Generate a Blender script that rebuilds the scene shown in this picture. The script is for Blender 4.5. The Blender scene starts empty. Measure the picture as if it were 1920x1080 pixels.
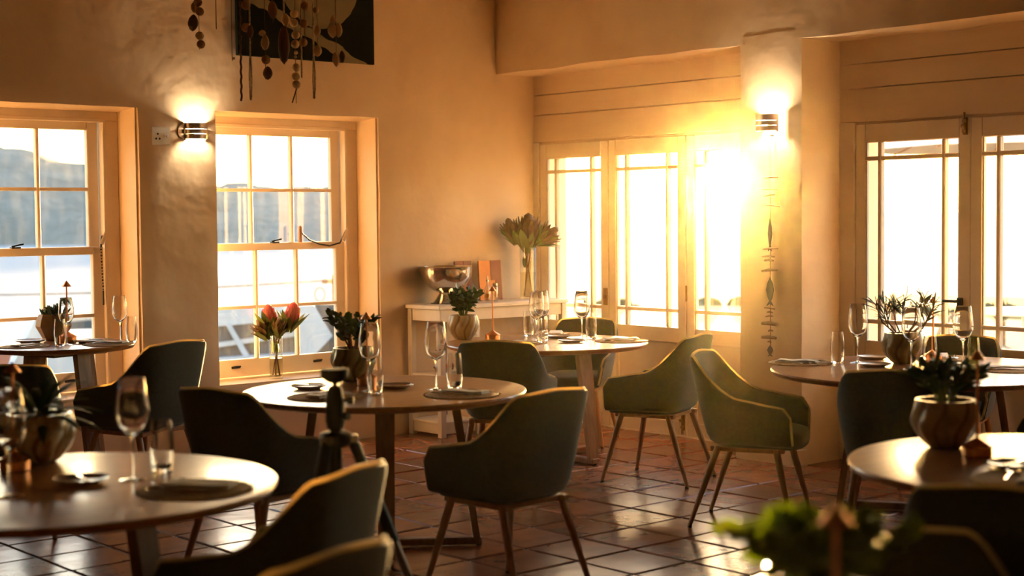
import bpy, bmesh, math, random
from mathutils import Vector, Matrix, noise
rnd = random.Random(7)
scn = bpy.context.scene
COL = scn.collection

# ------------------------------------------------------------------ camera, world, sun, exposure
FW = Vector((math.cos(math.radians(49)), math.cos(math.radians(41)), 0))   # level heading of the lens
RT = Vector((math.sin(math.radians(49)), -math.sin(math.radians(41)), 0))
UP = Vector((0, 0, 1))
PITCH, ROLL = math.atan(134 / 2850), math.atan(0.0096)
CF = FW * math.cos(PITCH) - UP * math.sin(PITCH)
CU = UP * math.cos(PITCH) + FW * math.sin(PITCH)
CR = RT * math.cos(ROLL) - CU * math.sin(ROLL)
CU = CU * math.cos(ROLL) + RT * math.sin(ROLL)
cam_data = bpy.data.cameras.new('camera')
cam = bpy.data.objects.new('camera', cam_data)
COL.objects.link(cam)
CAM = Vector((-7.779, -8.771, 1.55))
m = Matrix((CR, CU, -CF)).transposed().to_4x4()
m.translation = CAM
cam.matrix_world = m
cam_data.sensor_width = 36
cam_data.lens = 2850 / 1920 * 36
cam_data.clip_start, cam_data.clip_end = 0.05, 20000
cam_data.dof.use_dof = True
cam_data.dof.focus_distance = 9.3
cam_data.dof.aperture_fstop = 1.9
scn.camera = cam

SUN_DIR = Vector((0.752, 0.658, 0.027)).normalized()
w = bpy.data.worlds.new('world')
scn.world = w
w.use_nodes = True
nt = w.node_tree
nt.nodes.clear()
wo = nt.nodes.new('ShaderNodeOutputWorld')
bg = nt.nodes.new('ShaderNodeBackground')
sky = nt.nodes.new('ShaderNodeTexSky')
sky.sky_type = 'NISHITA'
sky.sun_disc = False
sky.sun_elevation = math.radians(2.5)
sky.sun_rotation = math.atan2(SUN_DIR.x, SUN_DIR.y)
sky.air_density, sky.dust_density, sky.ozone_density = 0.8, 1.2, 1.0
sky.altitude = 20
SKY_STRENGTH = 1.5
# the sun's own disc and its aureole in the hazy evening sky
tc = nt.nodes.new('ShaderNodeTexCoord')
dp = nt.nodes.new('ShaderNodeVectorMath'); dp.operation = 'DOT_PRODUCT'
dp.inputs[1].default_value = SUN_DIR
nt.links.new(tc.outputs['Generated'], dp.inputs[0])
mr = nt.nodes.new('ShaderNodeMapRange')
mr.inputs['From Min'].default_value = math.cos(math.radians(1.25))
mr.inputs['From Max'].default_value = math.cos(math.radians(0.75))
mr.inputs['To Min'].default_value, mr.inputs['To Max'].default_value = 0, 60
nt.links.new(dp.outputs['Value'], mr.inputs['Value'])
disc = nt.nodes.new('ShaderNodeVectorMath'); disc.operation = 'SCALE'
disc.inputs[0].default_value = (1.0, 0.82, 0.5)
nt.links.new(mr.outputs['Result'], disc.inputs['Scale'])
skm = nt.nodes.new('ShaderNodeVectorMath'); skm.operation = 'SCALE'
skm.inputs['Scale'].default_value = SKY_STRENGTH
nt.links.new(sky.outputs['Color'], skm.inputs[0])
sm = nt.nodes.new('ShaderNodeVectorMath'); sm.operation = 'ADD'
nt.links.new(skm.outputs['Vector'], sm.inputs[0])
nt.links.new(disc.outputs['Vector'], sm.inputs[1])
nt.links.new(sm.outputs['Vector'], bg.inputs['Color'])
nt.links.new(bg.outputs['Background'], wo.inputs['Surface'])

sl = bpy.data.lights.new('sun', 'SUN')
sl.energy = 34.0
sl.color = (1.0, 0.60, 0.24)
sl.angle = math.radians(1.2)
so = bpy.data.objects.new('sun', sl)
COL.objects.link(so)
so.rotation_euler = SUN_DIR.to_track_quat('Z', 'Y').to_euler()
so.location = (12, 10, 6)

scn.view_settings.view_transform = 'Standard'
scn.view_settings.look = 'None'
scn.view_settings.exposure = 1.1
scn.view_settings.gamma = 1.0
scn.view_settings.use_curve_mapping = False
cy = scn.cycles
cy.use_denoising = True
cy.use_adaptive_sampling = True
cy.adaptive_threshold = 0.04
cy.max_bounces = 11
cy.diffuse_bounces = 4
cy.glossy_bounces = 4
cy.transmission_bounces = 9
cy.transparent_max_bounces = 24
cy.volume_bounces = 0
cy.caustics_reflective = False
cy.caustics_refractive = False
cy.sample_clamp_indirect = 6.0

# ------------------------------------------------------------------ materials
MATS = {}
def mat(name, col, rough=0.6, metal=0.0, col2=None, nscale=6.0, stretch=(1, 1, 1), bump=0.0, bscale=20.0, bdist=0.02,
        rand=0.0, coat=0.0, spec=None, detail=4.0, sheen=0.0, lo=0.35, hi=0.65, alpha_tr=None):
    if name in MATS:
        return MATS[name]
    m = bpy.data.materials.new(name)
    m.use_nodes = True
    t = m.node_tree
    b = t.nodes['Principled BSDF']
    b.inputs['Roughness'].default_value = rough
    b.inputs['Metallic'].default_value = metal
    b.inputs['Coat Weight'].default_value = coat
    b.inputs['Coat Roughness'].default_value = 0.12
    if spec is not None:
        b.inputs['Specular IOR Level'].default_value = spec
    if sheen:
        b.inputs['Sheen Weight'].default_value = sheen
        b.inputs['Sheen Roughness'].default_value = 0.5
    c = t.nodes.new('ShaderNodeTexCoord')
    mp = t.nodes.new('ShaderNodeMapping')
    mp.inputs['Scale'].default_value = stretch
    t.links.new(c.outputs['Object'], mp.inputs['Vector'])
    nz = t.nodes.new('ShaderNodeTexNoise')
    nz.inputs['Scale'].default_value = nscale
    nz.inputs['Detail'].default_value = detail
    t.links.new(mp.outputs['Vector'], nz.inputs['Vector'])
    rp = t.nodes.new('ShaderNodeValToRGB')
    rp.color_ramp.elements[0].position = lo
    rp.color_ramp.elements[1].position = hi
    c2 = col2 if col2 else tuple(x * 0.86 for x in col)
    rp.color_ramp.elements[0].color = (*c2, 1)
    rp.color_ramp.elements[1].color = (*col, 1)
    t.links.new(nz.outputs['Fac'], rp.inputs['Fac'])
    out = rp.outputs['Color']
    if rand:
        oi = t.nodes.new('ShaderNodeObjectInfo')
        hs = t.nodes.new('ShaderNodeHueSaturation')
        ma = t.nodes.new('ShaderNodeMapRange')
        ma.inputs['To Min'].default_value, ma.inputs['To Max'].default_value = 1 - rand, 1 + rand
        t.links.new(oi.outputs['Random'], ma.inputs['Value'])
        t.links.new(ma.outputs['Result'], hs.inputs['Value'])
        t.links.new(out, hs.inputs['Color'])
        out = hs.outputs['Color']
        if rand > 0.1:
            ad = t.nodes.new('ShaderNodeVectorMath'); ad.operation = 'ADD'
            sc_ = t.nodes.new('ShaderNodeVectorMath'); sc_.operation = 'SCALE'
            sc_.inputs[0].default_value = (37, 11, 23)
            t.links.new(oi.outputs['Random'], sc_.inputs['Scale'])
            t.links.new(c.outputs['Object'], ad.inputs[0])
            t.links.new(sc_.outputs['Vector'], ad.inputs[1])
            t.links.new(ad.outputs['Vector'], mp.inputs['Vector'])
    t.links.new(out, b.inputs['Base Color'])
    if bump:
        n2 = t.nodes.new('ShaderNodeTexNoise')
        n2.inputs['Scale'].default_value = bscale
        n2.inputs['Detail'].default_value = 3
        t.links.new(mp.outputs['Vector'], n2.inputs['Vector'])
        bp = t.nodes.new('ShaderNodeBump')
        bp.inputs['Strength'].default_value = bump
        bp.inputs['Distance'].default_value = bdist
        t.links.new(n2.outputs['Fac'], bp.inputs['Height'])
        t.links.new(bp.outputs['Normal'], b.inputs['Normal'])
    MATS[name] = m
    return m

def glass_mat(name, tint=(1, 1, 1), rough=0.0, ior=1.5, base=0.0, dirt=0.0):
    """thin clear glass: lets light through, mirrors more towards grazing angles"""
    m = bpy.data.materials.new(name)
    m.use_nodes = True
    t = m.node_tree
    t.nodes.clear()
    o = t.nodes.new('ShaderNodeOutputMaterial')
    tr = t.nodes.new('ShaderNodeBsdfTransparent')
    tr.inputs['Color'].default_value = (*tint, 1)
    gl = t.nodes.new('ShaderNodeBsdfGlossy')
    gl.inputs['Roughness'].default_value = rough
    fr = t.nodes.new('ShaderNodeFresnel')
    ge = t.nodes.new('ShaderNodeNewGeometry')        # same reflectance on both faces: the ray passes straight through
    ri = t.nodes.new('ShaderNodeMapRange')
    ri.inputs['To Min'].default_value, ri.inputs['To Max'].default_value = ior, 1 / ior
    t.links.new(ge.outputs['Backfacing'], ri.inputs['Value'])
    t.links.new(ri.outputs['Result'], fr.inputs['IOR'])
    ad = t.nodes.new('ShaderNodeMath'); ad.operation = 'ADD'; ad.use_clamp = True
    ad.inputs[1].default_value = base
    t.links.new(fr.outputs['Fac'], ad.inputs[0])
    mx = t.nodes.new('ShaderNodeMixShader')
    t.links.new(ad.outputs['Value'], mx.inputs['Fac'])
    t.links.new(tr.outputs['BSDF'], mx.inputs[1])
    t.links.new(gl.outputs['BSDF'], mx.inputs[2])
    last = mx
    if dirt:
        c = t.nodes.new('ShaderNodeTexCoord')
        mp = t.nodes.new('ShaderNodeMapping')
        mp.inputs['Scale'].default_value = (9, 9, 2.5)
        nz = t.nodes.new('ShaderNodeTexNoise'); nz.inputs['Scale'].default_value = 2.0; nz.inputs['Detail'].default_value = 6
        t.links.new(c.outputs['Object'], mp.inputs['Vector'])
        t.links.new(mp.outputs['Vector'], nz.inputs['Vector'])
        mr_ = t.nodes.new('ShaderNodeMapRange')
        mr_.inputs['From Min'].default_value, mr_.inputs['From Max'].default_value = 0.45, 0.8
        mr_.inputs['To Min'].default_value, mr_.inputs['To Max'].default_value = dirt * 0.3, dirt
        t.links.new(nz.outputs['Fac'], mr_.inputs['Value'])
        df = t.nodes.new('ShaderNodeBsdfTranslucent'); df.inputs['Color'].default_value = (.9, .9, .9, 1)
        m2 = t.nodes.new('ShaderNodeMixShader')
        t.links.new(mr_.outputs['Result'], m2.inputs['Fac'])
        t.links.new(mx.outputs['Shader'], m2.inputs[1])
        t.links.new(df.outputs['BSDF'], m2.inputs[2])
        last = m2
    t.links.new(last.outputs['Shader'], o.inputs['Surface'])
    MATS[name] = m
    return m

def emit_mat(name, col, strength):
    m = bpy.data.materials.new(name)
    m.use_nodes = True
    t = m.node_tree
    t.nodes.clear()
    o = t.nodes.new('ShaderNodeOutputMaterial')
    e = t.nodes.new('ShaderNodeEmission')
    e.inputs['Color'].default_value = (*col, 1)
    e.inputs['Strength'].default_value = strength
    t.links.new(e.outputs['Emission'], o.inputs['Surface'])
    return m

PLASTER = mat('plaster', (0.83, 0.65, 0.45), 0.75, col2=(0.77, 0.57, 0.37), nscale=2.2, bump=0.45, bscale=4.0, bdist=0.035)
CEIL = mat('toned_unseen_ceiling', (0.46, 0.35, 0.22), 0.9, col2=(0.36, 0.26, 0.15), nscale=9, stretch=(1, 14, 1), bump=0.4, bscale=20, bdist=0.02)  # unseen ceiling, its tone set for the light it bounces down
DARKWALL = mat('dark_unseen_wall', (0.10, 0.065, 0.04), 0.7, col2=(0.06, 0.04, 0.025), nscale=4, stretch=(6, 6, 0.5))  # for unseen walls, made dark to cut fill light
PAINT = mat('white_paint', (0.82, 0.70, 0.57), 0.45, col2=(0.77, 0.64, 0.50), nscale=5, bump=0.1, bscale=30, bdist=0.004)
BOARD = mat('board_paint', (0.82, 0.65, 0.45), 0.5, col2=(0.78, 0.60, 0.40), nscale=3, stretch=(1, 0.2, 3), bump=0.12, bscale=18, bdist=0.006)
CONSOLE = mat('console_paint', (0.76, 0.68, 0.58), 0.45, nscale=6)
TILE = mat('terracotta', (0.34, 0.135, 0.065), 0.24, col2=(0.20, 0.075, 0.04), nscale=4.5, rand=0.22, bump=0.35, bscale=5, bdist=0.012, lo=.3, hi=.7)
GROUT = mat('grout', (0.16, 0.11, 0.085), 0.6, nscale=14, bump=0.3, bscale=40, bdist=0.01)
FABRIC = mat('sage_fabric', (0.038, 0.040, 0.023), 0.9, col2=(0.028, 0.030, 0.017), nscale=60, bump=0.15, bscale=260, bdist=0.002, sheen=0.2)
PIPING = mat('piping_fabric', (0.22, 0.23, 0.14), 0.85, nscale=60, sheen=0.6)
LEGWOOD = mat('leg_oak', (0.42, 0.215, 0.10), 0.45, col2=(0.33, 0.16, 0.07), nscale=9, stretch=(6, 6, 0.7))
TOPWOOD = mat('table_oak', (0.46, 0.195, 0.055), 0.32, col2=(0.34, 0.135, 0.035), nscale=5, stretch=(0.6, 9, 3), bump=0.06, bscale=20, bdist=0.003, coat=0.25)
TLEG = mat('table_leg_oak', (0.27, 0.125, 0.055), 0.45, col2=(0.19, 0.085, 0.035), nscale=7, stretch=(7, 7, 0.7))
COPPER = mat('copper', (0.80, 0.36, 0.15), 0.32, 1.0, nscale=20)
COPPER_D = mat('dark_copper', (0.20, 0.062, 0.02), 0.5, 0.3, nscale=10)
STEEL = mat('polished_steel', (0.72, 0.68, 0.62), 0.16, 1.0, nscale=30, bump=0.25, bscale=26, bdist=0.004)
CUTLERY = mat('cutlery_steel', (0.75, 0.68, 0.58), 0.2, 1.0, nscale=30)
BRASS = mat('aged_brass', (0.32, 0.20, 0.07), 0.45, 0.9, nscale=20)
BLACKM = mat('black_metal', (0.02, 0.02, 0.02), 0.45, 0.5, nscale=20)
CREAM = mat('cream_glaze', (0.80, 0.76, 0.64), 0.25, col2=(0.42, 0.30, 0.14), nscale=16, lo=.42, hi=.58)
OLIVE = mat('olive_glaze', (0.33, 0.27, 0.13), 0.25, col2=(0.20, 0.14, 0.06), nscale=14)
TERRAP = mat('brown_clay', (0.30, 0.185, 0.09), 0.5, col2=(0.22, 0.13, 0.06), nscale=12)
SAND = mat('sand_glaze', (0.52, 0.40, 0.23), 0.35, col2=(0.33, 0.22, 0.10), nscale=12)
SOIL = mat('soil', (0.05, 0.03, 0.02), 0.95, nscale=40, bump=0.5, bscale=60)
JADE = mat('jade_leaf', (0.06, 0.13, 0.035), 0.35, col2=(0.035, 0.08, 0.02), nscale=8, rand=0.25)
LEAF = mat('bright_leaf', (0.16, 0.24, 0.03), 0.10, col2=(0.09, 0.17, 0.03), nscale=8, rand=0.3)
SPIKE = mat('grey_green_spike', (0.14, 0.14, 0.05), 0.5, col2=(0.10, 0.09, 0.035), nscale=9, rand=0.25)
AGAVE = mat('blue_green_leaf', (0.055, 0.13, 0.06), 0.4, col2=(0.03, 0.08, 0.035), nscale=9, rand=0.2)
STEM = mat('woody_stem', (0.20, 0.09, 0.04), 0.7, col2=(0.13, 0.055, 0.025), nscale=12)
PROTEA = mat('protea_pink', (0.78, 0.13, 0.17), 0.55, col2=(0.66, 0.24, 0.14), nscale=9, rand=0.15)
PROTEA_D = mat('protea_dry', (0.24, 0.15, 0.055), 0.7, col2=(0.11, 0.06, 0.025), nscale=9, rand=0.2)
PROLEAF = mat('protea_leaf', (0.20, 0.25, 0.055), 0.5, col2=(0.13, 0.17, 0.04), nscale=7, rand=0.25)
PLATE = mat('stone_glaze', (0.55, 0.46, 0.35), 0.22, col2=(0.42, 0.32, 0.22), nscale=14)
WOVEN = mat('woven_straw', (0.68, 0.46, 0.21), 0.85, col2=(0.48, 0.30, 0.12), nscale=60, bump=0.8, bscale=120, bdist=0.004)
LINEN = mat('linen', (0.90, 0.84, 0.76), 0.85, nscale=40, bump=0.2, bscale=160, bdist=0.002)
PLASTIC = mat('white_plastic', (0.82, 0.80, 0.76), 0.35, nscale=9)
LOUVRE = mat('lamp_metal', (0.62, 0.55, 0.46), 0.3, 0.9, nscale=9)
CORD = mat('cord', (0.17, 0.085, 0.04), 0.9, nscale=30)
BEADW = mat('wood_bead', (0.74, 0.54, 0.30), 0.6, col2=(0.58, 0.38, 0.18), nscale=20, rand=0.15)
BEADF = mat('felt_bead', (0.42, 0.23, 0.10), 0.95, nscale=20, rand=0.15)
BEADS = mat('small_bead', (0.74, 0.58, 0.32), 0.45, col2=(0.45, 0.26, 0.11), nscale=70)
SHELL = mat('shell', (0.80, 0.58, 0.32), 0.4, col2=(0.56, 0.34, 0.15), nscale=20, rand=0.1)
SHELLD = mat('dark_shell', (0.09, 0.045, 0.025), 0.5, col2=(0.17, 0.09, 0.045), nscale=30)
DRIFT = mat('driftwood', (0.46, 0.32, 0.18), 0.85, col2=(0.34, 0.22, 0.11), nscale=10, stretch=(1, 6, 6))
GREENM = mat('tripod_black', (0.012, 0.016, 0.010), 0.55, 0.0, nscale=20)
TRIPLEG = mat('tripod_metal', (0.30, 0.27, 0.22), 0.3, 0.9, nscale=20)
PANE = glass_mat('window_glass', (0.98, 0.99, 0.98), dirt=0.006)
PANED = glass_mat('salt_stained_glass', (0.97, 0.98, 0.97), dirt=0.010)
def solid_glass(name, col):
    m = bpy.data.materials.new(name); m.use_nodes = True
    t = m.node_tree; t.nodes.clear()
    o = t.nodes.new('ShaderNodeOutputMaterial'); g = t.nodes.new('ShaderNodeBsdfGlass')
    g.inputs['Color'].default_value = (*col, 1); g.inputs['Roughness'].default_value = 0.0; g.inputs['IOR'].default_value = 1.5
    t.links.new(g.outputs['BSDF'], o.inputs['Surface'])
    return m
GLASS = solid_glass('drinking_glass', (0.99, 0.99, 0.985))
GLASSG = glass_mat('green_tinted_glass', (0.80, 0.86, 0.62), ior=2.0, base=0.03)
VASEG = glass_mat('vase_glass', (0.96, 0.97, 0.95), ior=1.8, base=0.02)
WATERV = glass_mat('vase_water', (0.93, 0.90, 0.80), ior=1.33)

# ------------------------------------------------------------------ mesh helpers
class MB:
    def __init__(s):
        s.v, s.f = [], []
    def add(s, vs, fs):
        k = len(s.v)
        s.v += [tuple(p) for p in vs]
        s.f += [tuple(i + k for i in f) for f in fs]
        return s
    def box(s, x0, x1, y0, y1, z0, z1, b=0.0, M=None):
        if x0 > x1: x0, x1 = x1, x0
        if y0 > y1: y0, y1 = y1, y0
        if z0 > z1: z0, z1 = z1, z0
        b = min(b, (x1 - x0) / 2.2, (y1 - y0) / 2.2, (z1 - z0) / 2.2)
        if b <= 0:
            vs = [(x, y, z) for x in (x0, x1) for y in (y0, y1) for z in (z0, z1)]
            fs = [(0, 1, 3, 2), (4, 6, 7, 5), (0, 4, 5, 1), (2, 3, 7, 6), (0, 2, 6, 4), (1, 5, 7, 3)]
        else:
            bm = bmesh.new()
            bmesh.ops.create_cube(bm, size=1)
            for v in bm.verts:
                v.co = ((x0 + x1) / 2 + v.co.x * (x1 - x0), (y0 + y1) / 2 + v.co.y * (y1 - y0), (z0 + z1) / 2 + v.co.z * (z1 - z0))
            bmesh.ops.bevel(bm, geom=list(bm.edges), offset=b, segments=1, affect='EDGES', profile=0.5)
            bm.verts.index_update()
            vs = [v.co.copy() for v in bm.verts]
            fs = [tuple(v.index for v in f.verts) for f in bm.faces]
            bm.free()
        if M is not None:
            vs = [M @ Vector(p) for p in vs]
        return s.add(vs, fs)
    def lathe(s, prof, n=24, c=(0, 0), lobes=None):
        vs, fs = [], []
        for (r, z) in prof:
            for i in range(n):
                a = 2 * math.pi * i / n
                q = r * (lobes(a, z) if lobes else 1)
                vs.append((c[0] + q * math.cos(a), c[1] + q * math.sin(a), z))
        for j in range(len(prof) - 1):
            for i in range(n):
                k = (i + 1) % n
                fs.append((j * n + i, j * n + k, (j + 1) * n + k, (j + 1) * n + i))
        if prof[0][0] > 1e-6: fs.append(tuple(range(n - 1, -1, -1)))
        if prof[-1][0] > 1e-6: fs.append(tuple((len(prof) - 1) * n + i for i in range(n)))
        return s.add(vs, fs)
    def shell(s, prof, n=24, c=(0, 0)):
        """closed profile revolved: no caps"""
        vs, fs = [], []
        for (r, z) in prof:
            for i in range(n):
                a = 2 * math.pi * i / n
                vs.append((c[0] + r * math.cos(a), c[1] + r * math.sin(a), z))
        for j in range(len(prof) - 1):
            for i in range(n):
                k = (i + 1) % n
                fs.append((j * n + i, j * n + k, (j + 1) * n + k, (j + 1) * n + i))
        return s.add(vs, fs)
    def tube(s, pts, rad, n=8, flat=None):
        pts = [Vector(p) for p in pts]
        if not isinstance(rad, (list, tuple)): rad = [rad] * len(pts)
        vs, fs = [], []
        prev = None
        for i, p in enumerate(pts):
            d = (pts[min(i + 1, len(pts) - 1)] - pts[max(i - 1, 0)])
            d = d.normalized() if d.length > 1e-9 else Vector((0, 0, 1))
            if prev is None:
                a = Vector((1, 0, 0)) if abs(d.x) < 0.9 else Vector((0, 1, 0))
                a = (a - d * a.dot(d)).normalized()
            else:
                a = (prev - d * prev.dot(d)).normalized()
            prev = a
            b = d.cross(a)
            for k in range(n):
                t = 2 * math.pi * k / n
                q = p + (a * math.cos(t) + b * math.sin(t) * (flat or 1)) * rad[i]
                vs.append(q)
        L = len(pts)
        for i in range(L - 1):
            for k in range(n):
                j = (k + 1) % n
                fs.append((i * n + k, i * n + j, (i + 1) * n + j, (i + 1) * n + k))
        fs.append(tuple(range(n - 1, -1, -1)))
        fs.append(tuple((L - 1) * n + k for k in range(n)))
        return s.add(vs, fs)
    def ball(s, c, r, n=10, m=7, sc=(1, 1, 1)):
        vs, fs = [], []
        c = Vector(c)
        vs.append(c + Vector((0, 0, -r * sc[2])))
        for j in range(1, m):
            t = math.pi * j / m - math.pi / 2
            for i in range(n):
                a = 2 * math.pi * i / n
                vs.append(c + Vector((r * sc[0] * math.cos(t) * math.cos(a), r * sc[1] * math.cos(t) * math.sin(a), r * sc[2] * math.sin(t))))
        vs.append(c + Vector((0, 0, r * sc[2])))
        for i in range(n):
            fs.append((0, 1 + (i + 1) % n, 1 + i))
            fs.append((len(vs) - 1, 1 + (m - 2) * n + i, 1 + (m - 2) * n + (i + 1) % n))
        for j in range(m - 2):
            for i in range(n):
                k = (i + 1) % n
                fs.append((1 + j * n + i, 1 + j * n + k, 1 + (j + 1) * n + k, 1 + (j + 1) * n + i))
        return s.add(vs, fs)
    def prism(s, poly, axis, a0, a1):
        """polygon in the other two axes, extruded along axis 0/1/2"""
        n = len(poly)
        def P(p, a):
            q = list(p); q.insert(axis, a); return tuple(q)
        vs = [P(p, a0) for p in poly] + [P(p, a1) for p in poly]
        fs = [tuple(range(n - 1, -1, -1)), tuple(range(n, 2 * n))] + [(i, (i + 1) % n, n + (i + 1) % n, n + i) for i in range(n)]
        return s.add(vs, fs)
    def mesh(s, name, material=None, smooth=35):
        me = bpy.data.meshes.new(name)
        me.from_pydata(s.v, [], s.f)
        bm = bmesh.new(); bm.from_mesh(me)
        bmesh.ops.recalc_face_normals(bm, faces=bm.faces)
        bm.to_mesh(me); bm.free()
        if smooth:
            for p in me.polygons: p.use_smooth = True
            me.set_sharp_from_angle(angle=math.radians(smooth))
        if material: me.materials.append(material)
        me.update()
        return me
    def build(s, name, material, parent=None, smooth=35, loc=None, rot=None):
        o = bpy.data.objects.new(name, s.mesh(name, material, smooth))
        COL.objects.link(o)
        if parent is not None: o.parent = parent
        if loc is not None: o.location = loc
        if rot is not None: o.rotation_euler = rot
        return o

def tag(o, label=None, cat=None, group=None, kind=None):
    if label: o['label'] = label
    if cat: o['category'] = cat
    if group: o['group'] = group
    if kind: o['kind'] = kind
    return o
def empty(name, loc=(0, 0, 0), rz=0.0, parent=None):
    o = bpy.data.objects.new(name, None)
    o.empty_display_size = 0.05
    COL.objects.link(o)
    o.location = loc
    o.rotation_euler = (0, 0, rz)
    if parent is not None: o.parent = parent
    return o
def inst(me, name, parent=None, M=None, loc=None, rot=None, sc=None):
    o = bpy.data.objects.new(name, me)
    COL.objects.link(o)
    if parent is not None: o.parent = parent
    if M is not None: o.matrix_local = M
    if loc is not None: o.location = loc
    if rot is not None: o.rotation_euler = rot
    if sc is not None: o.scale = sc if isinstance(sc, (tuple, list, Vector)) else (sc, sc, sc)
    return o
KIDS = {}
def copy_tree(o, parent=None):
    c = o.copy()
    COL.objects.link(c)
    c.parent = parent
    for ch in o.children:
        copy_tree(ch, c)
    return c
def place(proto, used, loc, rz=0.0, sc=1.0, label=None, group=None):
    """first call moves the prototype itself, later calls copy it with its parts"""
    if proto.name in used:
        o = copy_tree(proto)
    else:
        o = proto; used.add(proto.name)
    o.location = loc
    o.rotation_euler = (0, 0, rz)
    o.scale = (sc, sc, sc)
    if label: o['label'] = label
    if group: o['group'] = group
    return o
USED = set()
def face_to(fx, fy):
    return math.atan2(-fx, fy)
def orient(p, d, roll=0.0):
    """matrix with local +Z along d at p"""
    d = Vector(d).normalized()
    q = d.to_track_quat('Z', 'Y')
    return Matrix.Translation(Vector(p)) @ q.to_matrix().to_4x4() @ Matrix.Rotation(roll, 4, 'Z')

# ------------------------------------------------------------------ the room
YL, XR = -0.05, 0.04          # faces of the window wall and of the glazed-door wall
RX0, RY0, ZC = -11.5, -11.5, 3.30

# floor: bed of mortar with terracotta tiles
fl = MB().box(RX0, XR, RY0, YL, -0.10, -0.007).build('floor', GROUT, smooth=0)
tag(fl, 'terracotta tiled floor with dark grout', kind='structure')
P = 0.352
def to_px(p):
    v = Vector(p) - CAM
    z = v.dot(CF)
    return (960 + 2850 * v.dot(CR) / z, 540 - 2850 * v.dot(CU) / z, z) if z > 0.3 else (1e9, 1e9, z)
tiles = []
ix0, iy0 = -2.066, -3.141
for i in range(-28, 8):
    for j in range(-26, 11):
        x0, y0 = ix0 + i * P, iy0 + j * P
        a, b, c, d = max(x0 + .007, RX0), min(x0 + P - .007, XR), max(y0 + .007, RY0), min(y0 + P - .007, YL)
        if b - a < 0.02 or d - c < 0.02: continue
        px, py, z = to_px(((a + b) / 2, (c + d) / 2, 0))
        vis = -60 < px < 1980 and 560 < py < 1140
        tiles.append((0 if vis else 1, z, a, b, c, d))
tiles.sort(key=lambda t: (t[0], t[1]))
tmesh = {}
def tile_mesh(w_, d_):
    k = (round(w_, 3), round(d_, 3))
    if k not in tmesh:
        tmesh[k] = MB().box(-w_ / 2, w_ / 2, -d_ / 2, d_ / 2, -0.02, 0, 0.006).mesh('tile', TILE)
    return tmesh[k]
rest = MB()
for n, (_, z, a, b, c, d) in enumerate(tiles):
    if n < 300:
        inst(tile_mesh(b - a, d - c), 'tile', fl, loc=((a + b) / 2, (c + d) / 2, rnd.uniform(-.0015, .0015)),
             rot=(rnd.uniform(-.005, .005), rnd.uniform(-.005, .005), rnd.uniform(-.006, .006)))
    else:
        rest.box(a, b, c, d, -0.02, rnd.uniform(-.001, .001), 0.006)
tag(rest.build('distant_tiles', TILE, fl), kind='stuff')

# wavy plaster wall along x with window openings
def lump(x, z, s=1.0):
    return 0.011 * s * noise.noise(Vector((x * 1.3, z * 1.3, 3.1))) + 0.005 * s * noise.noise(Vector((x * 4.1, z * 4.1, 9.7)))
WINS = []   # (face x0, x1, z0, z1, inner x0, x1)
for cx in (-3.962, -2.110):
    WINS.append((cx - 0.615, cx + 0.69, 0.455, 2.255, cx - 0.70, cx + 0.675))
DEP = 0.26
def wall_left():
    mb = MB()
    xs, zs = {RX0 - .3, XR + .3}, {0.0, ZC}
    for q in WINS:
        xs |= {q[0], q[1]}; zs |= {q[2], q[3]}
    def fill(vals, step):
        vals = sorted(vals); out = []
        for a, b in zip(vals, vals[1:]):
            k = max(1, int(math.ceil((b - a) / step)))
            out += [a + (b - a) * i / k for i in range(k)]
        return out + [vals[-1]]
    xs, zs = fill(xs, 0.075), fill(zs, 0.075)
    inside = lambda x, z: any(q[0] < x < q[1] and q[2] < z < q[3] for q in WINS)
    edge = lambda x, z: any(q[0] - 1e-6 <= x <= q[1] + 1e-6 and q[2] - 1e-6 <= z <= q[3] + 1e-6 for q in WINS)
    idx = {}
    def vid(i, j):
        if (i, j) not in idx:
            x, z = xs[i], zs[j]
            idx[(i, j)] = len(mb.v)
            e = edge(x, z)
            wob = 0.006 * noise.noise(Vector((x * 3, z * 5, 1.0))) if e else 0
            mb.v.append((x + wob, YL + lump(x, z) + (0.014 if e else 0), z + wob))
        return idx[(i, j)]
    for i in range(len(xs) - 1):
        for j in range(len(zs) - 1):
            if inside((xs[i] + xs[i + 1]) / 2, (zs[j] + zs[j + 1]) / 2): continue
            mb.f.append((vid(i, j), vid(i + 1, j), vid(i + 1, j + 1), vid(i, j + 1)))
    # reveals
    for (x0, x1, z0, z1, u0, u1) in WINS:
        ring = []
        ii = [i for i, x in enumerate(xs) if x0 - 1e-6 <= x <= x1 + 1e-6]
        jj = [j for j, z in enumerate(zs) if z0 - 1e-6 <= z <= z1 + 1e-6]
        ring += [(i, jj[0]) for i in ii] + [(ii[-1], j) for j in jj[1:]] + [(i, jj[-1]) for i in ii[::-1][1:]] + [(ii[0], j) for j in jj[::-1][1:-1]]
        rows = [[idx[k] for k in ring]]
        for dpt in (0.03, 0.12, DEP + 0.02, 0.46):
            row = []
            t = min(1, dpt / DEP)
            for (i, j) in ring:
                x = u0 + (xs[i] - x0) / (x1 - x0) * (u1 - u0)
                x = xs[i] + (x - xs[i]) * t
                e = 0.004 if dpt < 0.2 else 0
                zz = zs[j] - (0.0 if j == jj[0] else 0.018 * t * (1 if j == jj[-1] else 0))
                row.append(len(mb.v))
                mb.v.append((x + e * noise.noise(Vector((x * 4, zz * 4, dpt * 9))), YL + dpt, zz + e * noise.noise(Vector((zz * 4, x * 4, 5)))))
            rows.append(row)
        n = len(ring)
        for a, b in zip(rows, rows[1:]):
            for k in range(n):
                mb.f.append((a[k], a[(k + 1) % n], b[(k + 1) % n], b[k]))
    return mb
wl = wall_left().build('wall_left', PLASTER, smooth=50)
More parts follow.
